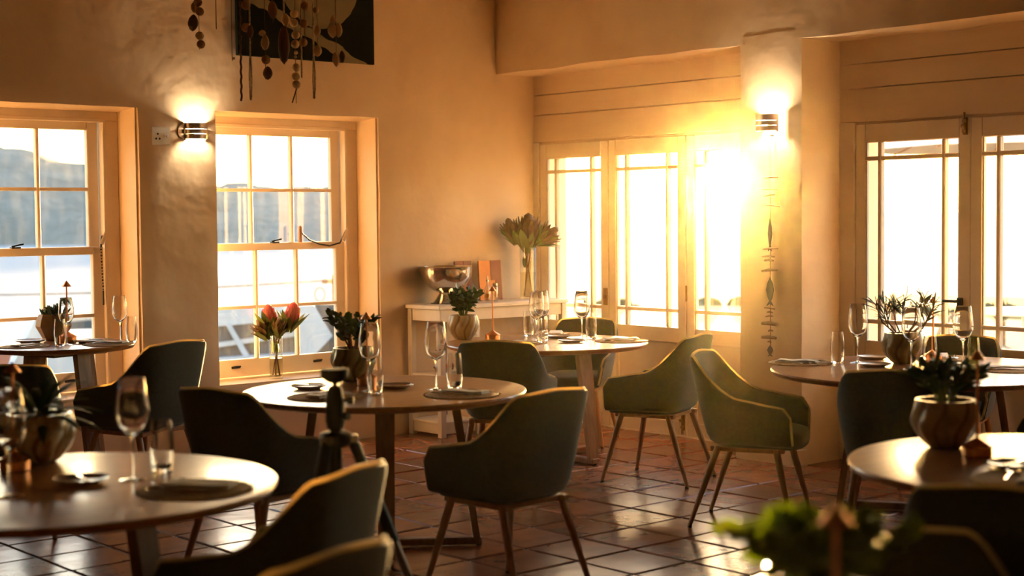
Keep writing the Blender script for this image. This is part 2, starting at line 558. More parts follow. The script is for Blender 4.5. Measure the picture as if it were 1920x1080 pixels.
tag(wl, 'lumpy warm plaster wall with deep sash window recesses', kind='structure')
# outer leaf of that wall, so the masonry is solid from outside
ob = MB()
prev = RX0 - 0.3
for q in WINS:
    u0, u1 = q[4], q[5]
    ob.box(prev, u0, YL + 0.03, YL + 0.46, -3.2, ZC)
    ob.box(u0, u1, YL + 0.03, YL + 0.46, -3.2, q[2] - 0.004)
    ob.box(u0, u1, YL + 0.03, YL + 0.46, q[3] + 0.004, ZC)
    prev = u1
ob.box(prev, XR + 0.36, YL + 0.03, YL + 0.46, -3.2, ZC)
ob.build('masonry', PLASTER, wl, smooth=0)

# --- sash windows
def sash_window(n, cx, detailed=True):
    r = empty('window_%d' % n)
    tag(r, kind='structure')
    y = YL + DEP
    hw = 0.69
    zb, zt = 0.455, 2.25
    # casing boards and box frame
    mb = MB()
    mb.box(cx - hw, cx - 0.575, y, y + 0.16, .4755, 2.18, .004).box(cx + 0.575, cx + hw - .015, y, y + 0.16, .4755, 2.18, .004)
    mb.box(cx - hw, cx + hw - .015, y, y + 0.16, 2.18, zt, .004)
    mb.box(cx - hw, cx + hw - .015, y - 0.015, y + 0.16, zb - .002, 0.475, .004)
    mb.build('window_frame', PAINT, r)
    bd = MB()   # staff bead
    for s_ in (-1, 1):
        bd.box(cx + s_ * 0.575 - .012, cx + s_ * 0.575 + .012, y - 0.012, y + 0.02, 0.475, 2.185, .004)
    bd.box(cx - .585, cx + .585, y - .012, y + .02, 2.168, 2.192, .004)
    bd.build('staff_bead', PAINT, r)
    def sash(name, yy, z0, z1, gz0, gz1, zm):
        sb = MB()
        sb.box(cx - .565, cx - .4925, yy, yy + .042, z0, z1, .004)
        sb.box(cx + .4925, cx + .565, yy, yy + .042, z0, z1, .004)
        sb.box(cx - .4925, cx + .4925, yy, yy + .042, z0, gz0, .004)
        sb.box(cx - .4925, cx + .4925, yy, yy + .042, gz1, z1, .004)
        o = sb.build(name, PAINT, r)
        gb = MB()
        for k in (-1, 1):
            xx = cx + k * 0.1642
            gb.box(xx - .011, xx + .011, yy - .004, yy + .034, gz0, gz1, .003)
        gb.box(cx - .4925, cx + .4925, yy - .002, yy + .032, zm - .011, zm + .011, .003)
        gb.build('glazing_bar', PAINT, o)
        for a in range(3):
            for b_ in range(2):
                x0 = cx - .4925 + a * .3283 + (0.011 if a else 0)
                x1 = cx - .4925 + (a + 1) * .3283 - (0.011 if a < 2 else 0)
                zz0 = gz0 if b_ == 0 else zm + .011
                zz1 = zm - .011 if b_ == 0 else gz1
                g = MB().box(x0, x1, yy + .014, yy + .018, zz0, zz1).build('pane', PANED, o, smooth=0)
        return o
    sash('upper_sash', y + 0.066, 1.34, 2.178, 1.385, 2.122, 1.748)
    lo = sash('lower_sash', y + 0.016, 0.478, 1.385, 0.597, 1.335, 0.950)
    for k in (-0.34, 0.32):     # cast sash lifts on the bottom rail
        h = MB().box(cx + k - .035, cx + k + .035, y + .010, y + .017, .536, .552, .003)
        h.tube([(cx + k - .028, y + .010, .546), (cx + k - .02, y - .012, .552), (cx + k + .02, y - .012, .552), (cx + k + .028, y + .010, .546)], .006, 6)
        h.build('sash_lift', BLACKM, lo)
    c = MB().box(cx - .035, cx + .025, y + .012, y + .05, 1.385, 1.393, .002)
    c.tube([(cx - .03, y + .03, 1.395), (cx + .0, y + .02, 1.402), (cx + .04, y + .015, 1.41)], .006, 6)
    c.build('sash_catch', BLACKM, lo)
    sc_ = MB().box(cx - hw + .03, cx + hw - .03, YL + .02, y + .01, .4555, .462, .002).build('window_sill', PAINT, r)
    return r
w1 = sash_window(1, WINS[0][0] + .615); tag(w1, 'left sash window of twelve panes behind the small table')
w2 = sash_window(2, WINS[1][0] + .615); tag(w2, 'sash window of twelve panes with protea vase on its sill')

def chain(pts, n):
    mb = MB()
    for k in range(n):
        t = k / (n - 1) * (len(pts) - 1)
        i = min(int(t), len(pts) - 2)
        p = Vector(pts[i]).lerp(Vector(pts[i + 1]), t - i)
        mb.ball(p, .007, 6, 4, (1, .6, 1) if k % 2 else (.6, 1, 1))
    return mb
cx2, cx1 = WINS[1][0] + .615, WINS[0][0] + .615
yc = YL + DEP - .012
mb = MB()
pts = [(cx2 + .175, yc, 1.46), (cx2 + .25, yc, 1.40), (cx2 + .33, yc, 1.37), (cx2 + .42, yc, 1.355), (cx2 + .51, yc, 1.375), (cx2 + .56, yc, 1.46)]
o = chain(pts, 46).build('sash_chain', BLACKM, w2)
MB().tube([(cx2 + .175, yc, 1.385), (cx2 + .175, yc, 1.49), (cx2 + .175, yc, 1.50)], [.013, .013, .006], 8).build('sash_stop', LEGWOOD, w2)
MB().tube([(cx2 + .53, yc - .01, 1.39), (cx2 + .575, yc - .01, 1.475)], .014, 6, .4).build('chain_plate', PAINT, w2)
chain([(cx1 + .545, yc, 1.45), (cx1 + .535, yc, 1.38), (cx1 + .545, yc, 1.10), (cx1 + .545, yc, 1.02)], 44).build('sash_chain', BLACKM, w1)
MB().tube([(cx1 + .535, yc - .01, 1.40), (cx1 + .57, yc - .01, 1.475)], .014, 6, .4).build('chain_plate', PAINT, w1)

# --- right wall: piers, folding glazed doors, boards above, beam
wr = MB()
BAYS = [(-2.40, -0.085), (-5.53, -3.00)]
TH = 0.30
wr.box(XR, XR + TH, -0.085, YL + .2, 0, 2.62)
prevy = BAYS[0][0]
for (a, b) in BAYS[1:]:
    wr.box(XR, XR + TH, b, prevy, 0, 2.62)
    prevy = a
wr.box(XR, XR + TH, RY0 - .3, prevy, 0, 2.62)
wr.box(XR + .02, XR + TH, RY0, YL, 2.10, 2.62)
wr = wr.build('wall_right', PLASTER, smooth=0)
tag(wr, 'wall of folding glazed doors with painted boards above', kind='structure')
for (z0, z1) in ((2.112, 2.318), (2.318, 2.470), (2.470, 2.63)):
    for (a, b) in ((-2.9, YL + .04), (-5.8, -2.9), (RY0, -5.8)):
        MB().box(XR - .006, XR + .03, a, b, z0 + .0025, z1 - .0025, .004).build('board', BOARD, wr)
def lumpy_block(x0, x1, y0, y1, z0, z1, amp, step=.06, rad=.03):
    bm = bmesh.new()
    nx, ny, nz = [max(1, int((b - a) / step)) for a, b in ((x0, x1), (y0, y1), (z0, z1))]
    mb = MB()
    def grid(o, u, v, nu, nv):
        k = len(mb.v)
        for i in range(nu + 1):
            for j in range(nv + 1):
                mb.v.append(tuple(Vector(o) + Vector(u) * (i / nu) + Vector(v) * (j / nv)))
        for i in range(nu):
            for j in range(nv):
                a = k + i * (nv + 1) + j
                mb.f.append((a, a + nv + 1, a + nv + 2, a + 1))
    X, Y, Z = (x1 - x0, 0, 0), (0, y1 - y0, 0), (0, 0, z1 - z0)
    grid((x0, y0, z0), Y, Z, ny, nz); grid((x1, y0, z0), Y, Z, ny, nz)
    grid((x0, y0, z0), X, Z, nx, nz); grid((x0, y1, z0), X, Z, nx, nz)
    grid((x0, y0, z0), X, Y, nx, ny); grid((x0, y0, z1), X, Y, nx, ny)
    bm.free()
    out = []
    for p in mb.v:
        q = Vector(p)
        # rounded arrises
        c = Vector((min(max(q.x, x0 + rad), x1 - rad), min(max(q.y, y0 + rad), y1 - rad), q.z))
        d = q - c
        if d.length > rad: q = c + d.normalized() * rad
        n = Vector((noise.noise(q * 2.3), noise.noise(q * 2.3 + Vector((9, 0, 0))), noise.noise(q * 2.3 + Vector((0, 9, 0))))) * amp
        n += Vector((noise.noise(q * 7), noise.noise(q * 7 + Vector((4, 0, 0))), 0)) * amp * .4
        if q.z < .02: n.z = 0
        out.append(tuple(q + n))
    mb.v = out
    return mb
lumpy_block(-0.342, XR + .05, -2.925, -2.415, 0, 2.665, .010).build('pier', PLASTER, wr, smooth=60)
lumpy_block(-0.40, -.28, -2.945, -2.405, 0, 0.10, .020, .035, .04).build('pier_foot', PLASTER, wr, smooth=60)
lumpy_block(-0.338, XR + .3, RY0 - .2, YL + .10, 2.617, ZC + .02, .012, .09, .03).build('beam', PLASTER, wr, smooth=60)
lumpy_block(-0.34, XR + .05, -6.15 + .05, -5.53 - .05, 0, 2.68, .014).build('pier', PLASTER, wr, smooth=60)
MB().box(XR - .012, XR + .05, -0.112, YL + .01, 0, 2.112, .005).box(XR - .004, XR + .07, -2.42, -2.385, 0, 2.11, .004).box(XR - .012, XR + .07, -3.035, -2.90, 0, 2.112, .004).build('door_post', PAINT, wr)

for (a, b) in BAYS:
    MB().box(XR - .004, XR + .09, a, b, -.02, .010, .002).build('sun_leak_strip', PAINT, wr)  # added strip that stops the sun leaking under the door leaves
def door(n, y0, y1, label, bolt_side=0, handle=None):
    """one glazed leaf between y0 < y1; y1 is the end further from the camera"""
    r = empty('door_%d' % n)
    tag(r, label, kind='structure')
    x0, x1 = XR, XR + .045
    s = .075
    f = MB()
    f.box(x0, x1, y0 + .002, y0 + s, .008, 2.098, .004).box(x0, x1, y1 - s, y1 - .002, .008, 2.098, .004)
    f.box(x0, x1, y0 + s, y1 - s, 1.983, 2.098, .004)
    f.box(x0, x1, y0 + s, y1 - s, .655, .762, .004)
    f.box(x0, x1, y0 + s, y1 - s, .008, .105, .004)
    f.build('leaf_frame', PAINT, r)
    MB().box(x0 + .016, x1 - .006, y0 + s - .002, y1 - s + .002, .10, .66).build('lower_panel', PAINT, r, smooth=0)
    md = MB()
    md.box(x0 + .004, x0 + .02, y0 + s, y0 + s + .016, .105, .655, .003).box(x0 + .004, x0 + .02, y1 - s - .016, y1 - s, .105, .655, .003)
    md.build('panel_moulding', PAINT, r)
    g0, g1 = y0 + s, y1 - s
    v = [g0, g0 + .092, g0 + .118, g1 - .118, g1 - .092, g1]
    zz = [.762, .868, .894, 1.872, 1.898, 1.983]
    mb = MB()
    for k in (1, 3):
        mb.box(x0 - .004, x1 - .008, v[k], v[k + 1], .762, 1.983, .005)
    for k in (1, 3):
        mb.box(x0 - .002, x1 - .010, g0, g1, zz[k], zz[k + 1], .005)
    mb.build('glazing_bar', PAINT, r)
    bd = MB()
    bd.box(x0 + .006, x0 + .02, g0 - .001, g0 + .010, .762, 1.983).box(x0 + .006, x0 + .02, g1 - .010, g1 + .001, .762, 1.983)
    bd.build('glazing_bead', PAINT, r, smooth=0)
    for (a, b) in ((0, 1), (2, 3), (4, 5)):
        for (c, d) in ((0, 1), (2, 3), (4, 5)):
            MB().box(x0 + .020, x0 + .024, v[a], v[b], zz[c], zz[d]).build('pane', PANED if c == 0 else PANE, r, smooth=0)
    return r
L1 = [-0.112, -0.855, -1.618, -2.395]
labs = ['leftmost glazed leaf beside the plaster corner', 'second glazed leaf, between the console and the low sun', 'third glazed leaf with the low sun shining through']
D = []
for k in range(3):
    D.append(door(k + 1, L1[k + 1], L1[k], labs[k]))
L2 = [-3.035, -3.845, -4.68, -5.50]
labs = ['glazed leaf beside the plaster pier with sconce', 'glazed leaf at the right edge of the photo', 'glazed leaf further along past the right edge']
for k in range(3):
    D.append(door(k + 4, L2[k + 1], L2[k], labs[k]))
# ironmongery
def surface_bolt(par, y, z0, z1, up=False):
    mb = MB().box(XR - .006, XR + .002, y - .016, y + .016, z0, z1, .002)
    mb.tube([(XR - .012, y, z0 - (0 if up else .03)), (XR - .012, y, z1 + (.03 if up else 0))], .007, 8)
    mb.box(XR - .018, XR, y - .014, y + .014, z0 + .01, z0 + .03, .002).box(XR - .018, XR, y - .014, y + .014, z1 - .03, z1 - .01, .002)
    mb.ball((XR - .03, y, (z0 + z1) / 2), .011, 8, 6)
    return mb.build('bolt', BRASS, par)
surface_bolt(D[1], -1.585, .05, .19)
surface_bolt(D[3], -3.81, 2.0, 2.10, True)
MB().box(XR - .006, XR + .004, -0.845, -0.80, .895, 1.02, .002).box(XR - .02, XR, -.835, -.81, .94, .97, .003).build('lock_plate', BRASS, D[0])
MB().box(XR - .005, XR + .004, -1.626, -1.612, .95, 1.06, .001).build('hinge', BRASS, D[1])
hb = MB().box(XR - .018, XR + .002, -3.80, -3.765, .93, 1.05, .004)
hb.tube([(XR - .02, -3.78, 1.03), (XR - .055, -3.78, 1.03), (XR - .055, -3.70, 1.03)], .009, 8)
hb.build('door_handle', BLACKM, D[3])

# ceiling and the walls out of frame, toned to steer the bounced light
tag(MB().box(RX0 - .3, XR + .3, RY0 - .3, YL + .46, ZC, ZC + .15).build('ceiling', CEIL, smooth=0), 'unseen ceiling above the frame, toned for its bounced light', kind='structure')
tag(MB().box(RX0 - .3, XR + .3, RY0 - .3, RY0, 0, ZC).build('wall_back', DARKWALL, smooth=0), 'unseen wall behind the camera, made dark to cut fill light', kind='structure')
tag(MB().box(RX0 - .3, RX0, RY0, YL, 0, ZC).build('wall_far', DARKWALL, smooth=0), 'unseen wall left of the camera, made dark to cut fill light', kind='structure')

# ------------------------------------------------------------------ chairs
def catmull(pts, t):
    n = len(pts) - 1
    t = max(0, min(0.99999, t)) * n
    i = int(t); u = t - i
    p0, p1, p2, p3 = [Vector(pts[max(0, min(n, k))]) for k in (i - 1, i, i + 1, i + 2)]
    return 0.5 * ((2 * p1) + (p2 - p0) * u + (2 * p0 - 5 * p1 + 4 * p2 - p3) * u * u + (3 * p1 - p0 - 3 * p2 + p3) * u ** 3)
def sstep(a, b, x):
    t = max(0, min(1, (x - a) / (b - a)))
    return t * t * (3 - 2 * t)
TOPC = [(0, -.292), (.12, -.288), (.205, -.262), (.262, -.19), (.292, -.06), (.304, .08), (.300, .235)]
BOTC = [(0, -.185), (.10, -.180), (.165, -.160), (.200, -.10), (.215, .0), (.222, .12), (.222, .245)]
def rim_h(u):
    u = abs(u)
    return 0.855 - 0.012 * sstep(0, .3, u) - 0.205 * sstep(.30, .72, u) - 0.03 * sstep(.7, .95, u) - .05 * max(0, (u - .93) / .07) ** 2
ZB = 0.415
def shell_pt(u, v, off):
    """u -1..1 round the back, v 0..1 from the seat base to the rim; off moves inwards"""
    s = -1 if u < 0 else 1
    z = ZB + (rim_h(u) - ZB) * v
    k = (z - ZB) / (0.855 - ZB)
    k = k ** 0.75
    a, b = catmull(TOPC, abs(u)), catmull(BOTC, abs(u))
    p = b.lerp(a, k)
    a2, b2 = catmull(TOPC, min(1, abs(u) + .02)), catmull(BOTC, min(1, abs(u) + .02))
    a1, b1 = catmull(TOPC, max(0, abs(u) - .02)), catmull(BOTC, max(0, abs(u) - .02))
    t = (b2.lerp(a2, k) - b1.lerp(a1, k)).normalized()
    nrm = Vector((-t.y, t.x))          # inward
    if nrm.dot(Vector((0, .1)) - p) < 0: nrm = -nrm
    p = p + nrm * off
    return Vector((s * p.x, p.y, z))
def make_chair():
    r = empty('dining_chair')
    tag(r, cat='chair')
    NU, NV = 36, 9
    mb = MB()
    T = .036
    rows = []
    vs_out = [0, .04, .12, .25, .4, .55, .7, .85, .96, 1.0]
    for v in vs_out:
        rows.append([shell_pt(-1 + 2 * i / NU, v, .018 * (1 - min(1, v / .06)) if v < .06 else (.004 if v == 1 else 0)) for i in range(NU + 1)])
    rows.append([shell_pt(-1 + 2 * i / NU, 1.0, T * .5) + Vector((0, 0, .006)) for i in range(NU + 1)])
    for v in reversed(vs_out[2:]):
        rows.append([shell_pt(-1 + 2 * i / NU, v, T - (.004 if v == 1 else 0)) for i in range(NU + 1)])
    k = len(mb.v)
    for rw in rows: mb.v += [tuple(p) for p in rw]
    W = NU + 1
    for j in range(len(rows) - 1):
        for i in range(NU):
            mb.f.append((k + j * W + i, k + j * W + i + 1, k + (j + 1) * W + i + 1, k + (j + 1) * W + i))
    # close the two arm fronts
    for i in (0, NU):
        mb.f.append(tuple(k + j * W + i for j in range(len(rows))))
    # underside of the seat base
    mb.f.append(tuple(k + i for i in range(NU + 1)))
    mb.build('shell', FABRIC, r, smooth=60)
    # piping along the rim and down the arm fronts
    pp = [shell_pt(-1, v, T * .3) + Vector((0, .004, 0)) for v in (.1, .5, .9)] + [shell_pt(-1 + 2 * i / 44, 1, T * .5) + Vector((0, 0, .006)) for i in range(45)] + [shell_pt(1, v, T * .3) + Vector((0, .004, 0)) for v in (.9, .5, .1)]
    MB().tube(pp, .0070, 8).build('piping', PIPING, r)
    # seat cushion
    cs = MB()
    prof = []
    N = 28
    lay = [(.86, ZB - .012), (.97, ZB - .004), (1.0, ZB + .02), (1.0, ZB + .052), (.965, ZB + .072), (.80, ZB + .080), (.4, ZB + .083)]
    for (sc_, z) in lay:
        for i in range(N):
            a = 2 * math.pi * i / N
            c, s_ = math.cos(a), math.sin(a)
            x = .215 * sc_ * math.copysign(abs(c) ** .55, c)
            y = .05 + .228 * sc_ * math.copysign(abs(s_) ** .55, s_)
            if y < 0: x *= 1 - .25 * (y / -.18) ** 2
            cs.v.append((x, y, z - .012 * sstep(.12, .28, y) - .01 * (1 - sc_) * 0))
    for j in range(len(lay) - 1):
        for i in range(N):
            q = (i + 1) % N
            cs.f.append((j * N + i, j * N + q, (j + 1) * N + q, (j + 1) * N + i))
    cs.f.append(tuple(range(N))); cs.f.append(tuple((len(lay) - 1) * N + i for i in range(N)))
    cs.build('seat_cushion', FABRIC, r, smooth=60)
    # under-frame
    fb = MB()
    for s_ in (-1, 1):
        fb.box(s_ * .165 - .016, s_ * .165 + .016, -.17, .20, ZB - .034, ZB - .010, .004)
    fb.box(-.165, .165, -.145, -.115, ZB - .034, ZB - .011, .004).box(-.165, .165, .145, .175, ZB - .034, ZB - .011, .004)
    fb.build('seat_frame', LEGWOOD, r)
    for sx in (-1, 1):
        for sy in (-1, 1):
            a = Vector((sx * .17, .16 if sy > 0 else -.13, ZB - .012))
            b = Vector((sx * (.245 if sy > 0 else .215), .255 if sy > 0 else -.265, .004))
            leg = MB().tube([a, a.lerp(b, .3), b + Vector((0, 0, .004)), b], [.0175, .0175, .0105, .0105], 12)
            lo_ = leg.build('leg', LEGWOOD, r)
            MB().tube([b - Vector((0, 0, .004)), b + (a - b).normalized() * .006], .0112, 10).build('glide', BLACKM, lo_)
    return r
chair = make_chair()
CH = [  # back-top centre x, y, forward, scale, label
    ((-3.80, -1.52), (-.30, .95), 1.05, 'green upholstered armchair drawn up to the small window table'),
    ((-4.68, -3.30), (.97, .24), 1.0, 'green upholstered armchair left of the middle table, beside the tripod'),
    ((-3.70, -4.36), (-.07, .99), 1.0, 'dark green armchair standing nearest in the centre, its rim sunlit'),
    ((-2.34, -2.36), (.80, .60), 1.0, 'dark armchair between the middle table and the console table'),
    ((-0.37, -1.07), (-.86, -.50), .97, 'green armchair behind the table by the folding doors'),
    ((-1.206, -2.90), (-.34, .94), 1.0, 'sunlit olive armchair seen sideways below the low sun'),
    ((-2.03, -3.57), (.46, -.89), 1.0, 'armchair seen from its side in front of the plaster pier'),
    ((-2.182, -4.859), (.86, .51), 1.0, 'armchair with its back to the camera at the large right table'),
    ((-0.03, -3.84), (-.93, -.36), .975, 'armchair behind the large right table, only its back top showing'),
    ((-5.36, -5.35), (-.42, .91), 1.0, 'blurred olive armchair at the near left table, rim glowing'),
    ((-5.994, -6.187), (-.30, .95), 1.0, 'blurred armchair cut off by the bottom edge, rim lit yellow'),
    ((-4.40, -6.72), (.90, .43), 1.0, 'blurred black-looking armchair at the near right table'),
    ((-5.02, -6.82), (-.35, -.94), 1.0, 'blurred armchair top beside the foreground plant'),
    ((-1.32, -5.62), (.14, .99), 1.0, 'armchair just at the right edge of the large right table'),
    ((-4.86, -1.70), (.42, .91), 1.0, 'dark armchair at the left edge behind the near left plant'),
]
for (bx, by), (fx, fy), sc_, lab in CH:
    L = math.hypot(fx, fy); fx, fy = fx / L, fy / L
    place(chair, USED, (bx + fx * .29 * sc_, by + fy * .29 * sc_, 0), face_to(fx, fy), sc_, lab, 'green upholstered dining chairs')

# ------------------------------------------------------------------ tables
def make_table(D_, h, leg_r, ang, label, name='round_table'):
    r = empty(name)
    tag(r, label, 'table', 'round dining tables')
    R_ = D_ / 2
    mb = MB().lathe([(R_ - .035, h - .032), (R_ - .012, h - .027), (R_ - .002, h - .015), (R_, h - .008), (R_ - .004, h - .001), (R_ - .010, h)], 96)
    t = mb.build('table_top', TOPWOOD, r, smooth=40)
    MB().lathe([(leg_r + .06, h - .058), (leg_r + .06, h - .032)], 4).build('support', TLEG, r, rot=(0, 0, ang + math.pi / 4))
    for k in range(4):
        a = ang + k * math.pi / 2
        ca, sa = math.cos(a), math.sin(a)
        lm = MB()
        top, bot = (leg_r - .015, h - .034), (leg_r + .085, .035)
        vs = []
        for (rr, zz, wv, th) in ((top[0], top[1], .044, .020), (bot[0], bot[1], .036, .016)):
            for (dr, dt) in ((-th, -wv), (th, -wv), (th, wv), (-th, wv)):
                vs.append(((rr + dr) * ca - dt * sa, (rr + dr) * sa + dt * ca, zz))
        lm.add(vs, [(3, 2, 1, 0), (4, 5, 6, 7)] + [(i, (i + 1) % 4, 4 + (i + 1) % 4, 4 + i) for i in range(4)])
        lm.build('leg', TLEG, r, smooth=0)
    for k in range(2):
        MB().box(-leg_r - .11, leg_r + .11, -.03, .03, .008 + .0005 * k, .042 + .0005 * k, .005).build('foot_bar', TLEG, r, rot=(0, 0, ang + k * math.pi / 2))
    for k in range(4):
        a = ang + k * math.pi / 2
        MB().lathe([(.014, 0), (.014, .012)], 10, ((leg_r + .095) * math.cos(a), (leg_r + .095) * math.sin(a))).build('foot_pad', BLACKM, r)
    return r
CAMA = lambda x, y: math.atan2(CAM.y - y, CAM.x - x)
TABLES = {
    1: (-4.10, -0.64, .84, .857, .20, .25, 'small round table in front of the left sash window'),
    2: (-3.583, -3.027, 1.33, .745, .34, None, 'round oak table in the middle, below the protea vase window'),
    3: (-1.24, -1.58, 1.30, .745, .34, 0.0, 'round oak table by the folding doors and console'),
    4: (-1.04, -4.28, 1.60, .745, .36, .5, 'large round oak table in front of the right-hand doors'),
    5: (-5.81, -4.387, 1.33, .745, .34, .35, 'blurred round table at the near left edge'),
    6: (-3.287, -6.269, 1.33, .745, .34, .2, 'blurred round table at the near right edge'),
    7: (-5.76, -7.24, .80, .745, .22, .3, 'small round table under the foreground plant'),
}
for k, (x, y, D_, h, lr, an, lab) in TABLES.items():
    o = make_table(D_, h, lr, CAMA(x, y) if an is None else an, lab)
    o.location = (x, y, 0)
TH_ = {k: v[3] + .0005 for k, v in TABLES.items()}

# ------------------------------------------------------------------ tableware
def make_wine_glass():
    r = empty('wine_glass'); tag(r, cat='glass')
    n = 28
    bowl = [(.0045, .128), (.020, .138), (.037, .155), (.0475, .182), (.0490, .205), (.0450, .245), (.0370, .298), (.0355, .300),
            (.0432, .245), (.0472, .205), (.0457, .183), (.0355, .158), (.018, .141), (.001, .136)]
    MB().shell(bowl, n).build('bowl', GLASS, r, smooth=60)
    MB().lathe([(.0048, .0045), (.0038, .03), (.0036, .08), (.0042, .115), (.0060, .130)], 12).build('stem', GLASS, r, smooth=60)
    MB().lathe([(.040, 0), (.041, .0015), (.030, .0035), (.012, .006), (.0048, .010)], n).build('foot', GLASS, r, smooth=60)
    return r
def make_tumbler():
    r = empty('tumbler'); tag(r, cat='glass')
    MB().shell([(.0, .0), (.028, 0), (.031, .003), (.0365, .05), (.0375, .085), (.0345, .135), (.0305, .170), (.0290, .170), (.0330, .135), (.0358, .085), (.0345, .05), (.028, .014), (.0, .011)], 26).build('wall', GLASS, r, smooth=60)
    return r
def make_plate(R_=.085):
    r = empty('side_plate'); tag(r, cat='plate')
    MB().lathe([(.0, 0), (R_ * .62, 0), (R_ * .66, .002), (R_ * .97, .011), (R_, .014), (R_ * .98, .0155), (R_ * .90, .0125), (R_ * .64, .0065), (0, .006)], 40).build('dish', PLATE, r, smooth=50)
    MB().shell([(R_ * .975, .0152), (R_ * 1.002, .0148), (R_ * .99, .0172), (R_ * .975, .0152)], 40).build('rim', SAND, r, smooth=50)
    return r
def make_placemat(R_=.17):
    r = empty('placemat'); tag(r, cat='placemat')
    prof = [(0, 0), (R_, 0), (R_ + .002, .002)]
    k = 0
    n = 16
    for i in range(n, 0, -1):
        rr = R_ * i / n
        prof += [(rr, .0035), (rr - R_ / n * .5, .0062)]
    prof += [(0, .0045)]
    MB().lathe(prof, 48).build('weave', WOVEN, r, smooth=60)
    fr = MB()
    for i in range(90):
        a = rnd.uniform(0, 6.283); l = rnd.uniform(.004, .012)
        p = Vector((math.cos(a) * (R_ - .003), math.sin(a) * (R_ - .003), .004)); t = Vector((-math.sin(a), math.cos(a), 0)) * rnd.uniform(-.006, .006)
        fr.tube([p, p + Vector((math.cos(a), math.sin(a), 0)) * l + t + Vector((0, 0, rnd.uniform(-.002, .003)))], .0009, 3)
    tag(fr.build('fringe', WOVEN, r, smooth=0), kind='stuff')
    return r
def make_napkin():
    r = empty('napkin'); tag(r, cat='napkin')
    def sheet(x0, x1, y0, y1, z0, th, s):
        mb = MB(); N = 12
        for lay in (0, 1):
            for i in range(N + 1):
                for j in (0, 1):
                    x = x0 + (x1 - x0) * i / N
                    mb.v.append((x, (y0, y1)[j] + .004 * math.sin(i * .9 + s), z0 + th * lay + .002 * math.sin(i * .8 + s + j)))
        M_ = (N + 1) * 2
        for i in range(N):
            a = i * 2
            mb.f += [(a, a + 1, a + 3, a + 2), (M_ + a, M_ + a + 2, M_ + a + 3, M_ + a + 1), (a, a + 2, M_ + a + 2, M_ + a), (a + 1, M_ + a + 1, M_ + a + 3, a + 3)]
        mb.f += [(0, M_, M_ + 1, 1), (2 * N, 2 * N + 1, M_ + 2 * N + 1, M_ + 2 * N)]
        return mb
    sheet(-.115, .115, -.046, .046, .002, .005, 0).build('lower_fold', LINEN, r, smooth=50)
    sheet(-.112, .106, -.043, .040, .009, .005, .6).build('upper_fold', LINEN, r, smooth=50)
    return r
def make_spoon():
    r = empty('spoon'); tag(r, cat='spoon')
    h = MB().tube([(-.10, 0, .004), (-.06, 0, .0055), (.0, 0, .008), (.035, 0, .0075)], [.0052, .0042, .003, .0028], 8, .55)
    h.build('handle', CUTLERY, r, smooth=60)
    b = MB(); N, M_ = 8, 14
    for i in range(N + 1):
        q = i / N
        for j in range(M_):
            a = 2 * math.pi * j / M_
            b.v.append((.062 + q * .030 * math.cos(a), q * .0195 * math.sin(a) * (1 + .12 * math.cos(a)), .001 + .007 * q * q))
    for i in range(N):
        for j in range(M_):
            k = (j + 1) % M_
            b.f.append((i * M_ + j, i * M_ + k, (i + 1) * M_ + k, (i + 1) * M_ + j))
    b.build('spoon_bowl', CUTLERY, r, smooth=80)
    return r
def make_fork():
    r = empty('fork'); tag(r, cat='fork')
    MB().tube([(-.10, 0, .004), (-.05, 0, .005), (.02, 0, .009), (.045, 0, .006)], [.0055, .004, .003, .0035], 8, .5).build('handle', CUTLERY, r, smooth=60)
    t = MB().tube([(.042, 0, .006), (.05, 0, .0045), (.062, 0, .004)], [.004, .011, .0115], 8, .18)
    t.build('fork_neck', CUTLERY, r, smooth=60)
    for k in range(4):
        y = -.0090 + k * .006
        MB().tube([(.058, y, .0042), (.085, y, .0035), (.102, y * .95, .008)], [.0017, .0016, .001], 6).build('tine', CUTLERY, r)
    return r
def make_knife():
    r = empty('butter_knife'); tag(r, cat='knife')
    MB().tube([(-.085, 0, .005), (-.04, 0, .005), (.0, 0, .005)], [.006, .005, .004], 8, .6).build('handle', CUTLERY, r, smooth=60)
    MB().prism([(0, -.004), (.02, -.009), (.065, -.008), (.082, -.001), (.078, .004), (0, .004)], 2, .0042, .0058).build('blade', CUTLERY, r, smooth=0)
    return r
def make_copper():
    r = empty('copper_table_lamp'); tag(r, cat='lamp')
    MB().lathe([(.046, 0), (.048, .002), (.048, .028), (.046, .030)], 32).build('base', COPPER, r)
    MB().lathe([(.052, .030), (.052, .033), (.030, .046), (.007, .060), (.006, .064)], 32).build('base_cover', COPPER, r, smooth=40)
    MB().lathe([(.0048, .058), (.0048, .322)], 12).build('rod', COPPER, r)
    MB().lathe([(.026, .318), (.0265, .3195), (.012, .338), (.002, .352), (.0004, .353)], 24).build('lamp_cap', COPPER, r, smooth=40)
    return r
wineg, tumb, plate, pmat, napk, spoon, fork, knife, copper = make_wine_glass(), make_tumbler(), make_plate(), make_placemat(), make_napkin(), make_spoon(), make_fork(), make_knife(), make_copper()

